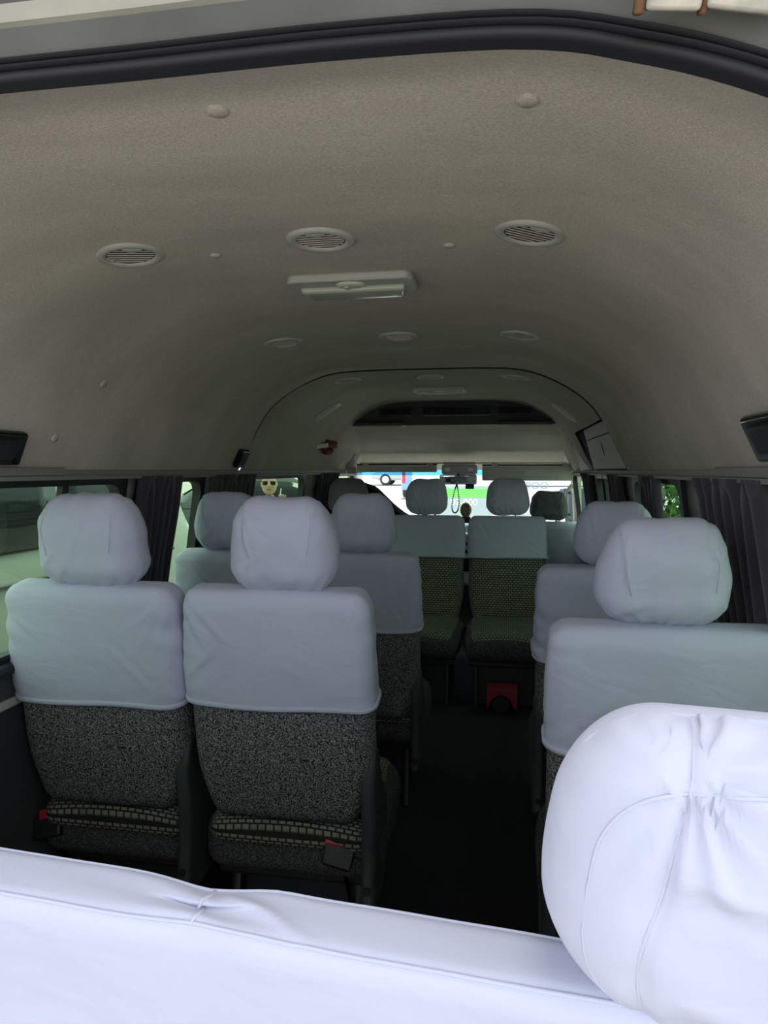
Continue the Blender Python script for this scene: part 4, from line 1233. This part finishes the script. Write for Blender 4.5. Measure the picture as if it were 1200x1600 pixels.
# ------------------------------------------------------------------ people
def skin_mesh(verts, edges, radii, rootv=0, sub=2):
    me = bpy.data.meshes.new('tmp_skin')
    me.from_pydata(verts, edges, [])
    ob = bpy.data.objects.new('tmp_skin', me); COL.objects.link(ob)
    ob.modifiers.new('k', 'SKIN')
    sv = me.skin_vertices[0].data
    for i, r in enumerate(radii):
        sv[i].radius = (r, r) if not isinstance(r, tuple) else r
        sv[i].use_root = (i == rootv)
    m = ob.modifiers.new('d', 'SUBSURF'); m.levels = sub; m.render_levels = sub
    dg = bpy.context.evaluated_depsgraph_get()
    out = bpy.data.meshes.new_from_object(ob.evaluated_get(dg))
    bpy.data.objects.remove(ob, do_unlink=True)
    V = [tuple(v.co) for v in out.vertices]; F = [tuple(p.vertices) for p in out.polygons]
    bpy.data.meshes.remove(out)
    return V, F

def person(x, y, face, h, label, shirt, legs_mat, hairm='hair', glasses=True, bald=False):
    """standing figure, local +y is where it looks; right hand raised to the chin"""
    root = empty('person', (x, y, gz(y)), face, label, 'person')
    k = h / 1.78
    def S(L): return [tuple(c * k for c in p) for p in L]
    mb = MB()
    V = [(0, 0, 0.95), (0, 0, 1.12), (0, 0.01, 1.32), (0, 0.0, 1.47), (0, 0.01, 1.56),
         (-0.18, 0, 1.43), (-0.25, 0.06, 1.18), (-0.16, 0.23, 1.42), (-0.145, 0.24, 1.49),
         (0.18, 0, 1.43), (0.24, -0.02, 1.15), (0.25, 0.08, 0.92), (0.25, 0.10, 0.84),
         (-0.10, 0, 0.90), (-0.11, 0.01, 0.50), (-0.12, -0.02, 0.09), (-0.12, 0.14, 0.04),
         (0.10, 0, 0.90), (0.11, 0.01, 0.50), (0.12, -0.02, 0.09), (0.12, 0.14, 0.04)]
    Ed = [(0, 1), (1, 2), (2, 3), (3, 4), (2, 5), (5, 6), (6, 7), (7, 8), (2, 9), (9, 10), (10, 11), (11, 12), (0, 13), (13, 14), (14, 15), (15, 16), (0, 17), (17, 18), (18, 19), (19, 20)]
    R = [.13, .12, .14, .070, .066, .065, .045, .032, .035, .065, .045, .032, .035, .085, .06, .042, .035, .085, .06, .042, .035]
    v, f = skin_mesh(S(V), Ed, [r * k for r in R]); mb.add(v, f)
    # fingers of both hands
    for (b, dirs) in (((-0.145, 0.24, 1.49), [(0.012 * i, 0.006, 0.07 - 0.008 * abs(i - 0.5)) for i in (-1.5, -0.5, 0.5, 1.5)] + [(0.045, 0.0, 0.02)]),
                      ((0.25, 0.10, 0.84), [(0.0, 0.014 * i, -0.075 + 0.006 * abs(i)) for i in (-1.5, -0.5, 0.5, 1.5)] + [(-0.03, 0.03, -0.02)])):
        for i, d in enumerate(dirs):
            off = Vector((d[0] * 0.9, d[1] * 0.9, 0)) if i < 4 else Vector((0, 0, 0))
            p0 = Vector(b) + off; p2 = p0 + Vector(d)
            p1 = (p0 + p2) / 2 + Vector((0, -0.008, 0))
            mb.tube([p * k for p in (p0, p1, p2)], [0.010 * k, 0.009 * k, 0.007 * k], 8)
    # head with brow, nose, jaw and ears
    hc = Vector((0, 0.035, 1.665)) * k
    def hd(p):
        d = p.normalized()
        r = Vector((0.078, 0.098, 0.118))
        q = Vector((d.x * r.x, d.y * r.y, d.z * r.z))
        if d.z < 0: q.x *= 1 + 0.22 * (-d.z); q.y += 0.014 * (-d.z)
        if d.y > 0.5:
            q.y += 0.026 * math.exp(-((d.x) / 0.14) ** 2 - ((d.z + 0.12) / 0.17) ** 2)
            q.y -= 0.010 * math.exp(-((abs(d.x) - 0.36) / 0.18) ** 2 - ((d.z - 0.08) / 0.14) ** 2)
            q.y += 0.008 * math.exp(-((d.x) / 0.3) ** 2 - ((d.z + 0.50) / 0.06) ** 2)
        q.x += (0.016 if d.x > 0 else -0.016) * math.exp(-((abs(d.x) - 0.98) / 0.12) ** 2 - ((d.z + 0.02) / 0.22) ** 2 - (d.y / 0.25) ** 2)
        return hc + q * k
    rbox(mb, (2, 2, 2), 0.98, hd, 10, (1, 1, 1))
    body = mb.obj('body', 'skin', root, angle=180)
    body['label'] = 'skin of face, neck and arms'
    # hair cap
    if not bald:
        mh = MB()
        def hr_(u, v):
            a = 2 * PI * u; t = v * (1.15 if True else 1)
            d = Vector((math.sin(t) * math.cos(a), math.sin(t) * math.sin(a), math.cos(t)))
            s = 1.045
            if d.y > 0.35 and d.z < 0.62: s = 0.93
            return hc + Vector((d.x * 0.078, d.y * 0.098, d.z * 0.118)) * k * s
        mh.grid(hr_, 28, 10); mh.obj('hair', hairm, body, angle=180)
    # mouth and eyes
    MB().tube([hc + Vector((-0.022, 0.091, -0.058)) * k, hc + Vector((0, 0.097, -0.060)) * k, hc + Vector((0.022, 0.091, -0.058)) * k], 0.005 * k, 6).obj('mouth', 'red_ribbon', body)
    for sg in (-1, 1):
        MB().lathe([(0, 0.006), (0.008, 0.004), (0.010, 0)], 12, Matrix.Translation(hc + Vector((sg * 0.030, 0.083, 0.012)) * k) @ Matrix.Rotation(-PI / 2, 4, 'X')).obj('eye', 'white_print', body)
    if glasses:
        gs = MB()
        for sg in (-1, 1):
            rbox(gs, (0.070 * k, 0.010, 0.046 * k), 0.004, lambda p: p + hc + Vector((sg * 0.034, 0.098 - 0.01, 0.010)) * k, 3, (3, 1, 3))
            gs.tube([hc + Vector((sg * 0.062, 0.088, 0.018)) * k, hc + Vector((sg * 0.082, 0.0, 0.018)) * k], 0.004, 6)
        gs.obj('sunglasses', 'black_gloss', body, angle=180)
    # shirt: torso with short sleeves; trousers
    Vs = [(0, 0, 0.93), (0, 0, 1.12), (0, 0.01, 1.32), (0, 0.0, 1.475), (-0.18, 0, 1.425), (-0.228, 0.04, 1.26), (0.18, 0, 1.425), (0.222, -0.012, 1.24)]
    Es = [(0, 1), (1, 2), (2, 3), (2, 4), (4, 5), (2, 6), (6, 7)]
    v, f = skin_mesh(S(Vs), Es, [r * k for r in (.165, .15, .17, .082, .088, .075, .088, .075)])
    MB().add(v, f).obj('shirt', shirt, root, angle=180)
    Vt = [(0, 0, 0.96), (-0.10, 0, 0.88), (-0.11, 0.01, 0.50), (-0.12, -0.02, 0.10), (0.10, 0, 0.88), (0.11, 0.01, 0.50), (0.12, -0.02, 0.10)]
    Et = [(0, 1), (1, 2), (2, 3), (0, 4), (4, 5), (5, 6)]
    v, f = skin_mesh(S(Vt), Et, [r * k for r in (.155, .105, .082, .068, .105, .082, .068)])
    MB().add(v, f).obj('trousers', legs_mat, root, angle=180)
    for sg in (-1, 1):
        mb = MB(); rbox(mb, (0.095 * k, 0.27 * k, 0.09 * k), 0.035, lambda p: p + Vector((sg * 0.12, 0.05, 0.045)) * k, 3, (2, 3, 2)); mb.obj('shoe', 'black_plastic', root, angle=180)
    return root
man = person(-2.18, 7.35, PI + 0.30, 1.738, 'man in white t-shirt and sunglasses seen through the left window', 'tshirt', 'trousers')
cg = MB().tube([(0, 0, 0), (0, 0.0, 0.075)], 0.0045, 8).obj('cigarette', 'white_print', None)
cg.parent = None
cg.location = (-2.18 + 0.185, 7.35 - 0.205, gz(7.35) + 1.51); cg.rotation_euler = (0.3, 0.3, 0)
setp(cg, 'white cigarette held in the raised hand of the man in sunglasses', 'cigarette')
person(1.28, 10.0, PI, 1.74, 'person in a dark shirt standing ahead at the right end of the windscreen', 'navy', 'green_cloth', glasses=False, bald=True)

# greenery beyond the right windows
def shrub(x, y, r, h, seed, label):
    root = empty('shrub', (x, y, gz(y)), 0, label, 'shrub')
    rnd = random.Random(seed)
    MB().tube([(0, 0, 0), (0.05, 0.03, h * 0.4), (0, 0.1, h * 0.75)], [0.07, 0.05, 0.02], 8).obj('stem', 'bark', root)
    mb = MB()
    for i in range(3500):
        d = Vector((rnd.gauss(0, 1), rnd.gauss(0, 1), rnd.gauss(0, 1))).normalized() * (rnd.random() ** 0.4)
        p = Vector((d.x * r, d.y * r, h * 0.58 + d.z * h * 0.45))
        a = Euler((rnd.uniform(0, 6), rnd.uniform(0, 6), rnd.uniform(0, 6))).to_matrix()
        s = rnd.uniform(0.05, 0.10)
        mb.add([p + a @ Vector(q) for q in ((-s, 0, 0), (0, -s * 0.5, 0.01), (s, 0, 0), (0, s * 0.5, 0.01))], [(0, 1, 2, 3)])
    setp(mb.obj('leaves', 'leaf', root, smooth=False), kind='stuff')
shrub(2.75, 8.2, 1.1, 3.0, 1, 'leafy green shrub outside the right windows, nearer one')
shrub(3.3, 5.2, 1.2, 3.2, 2, 'leafy green shrub outside the right windows, farther one')
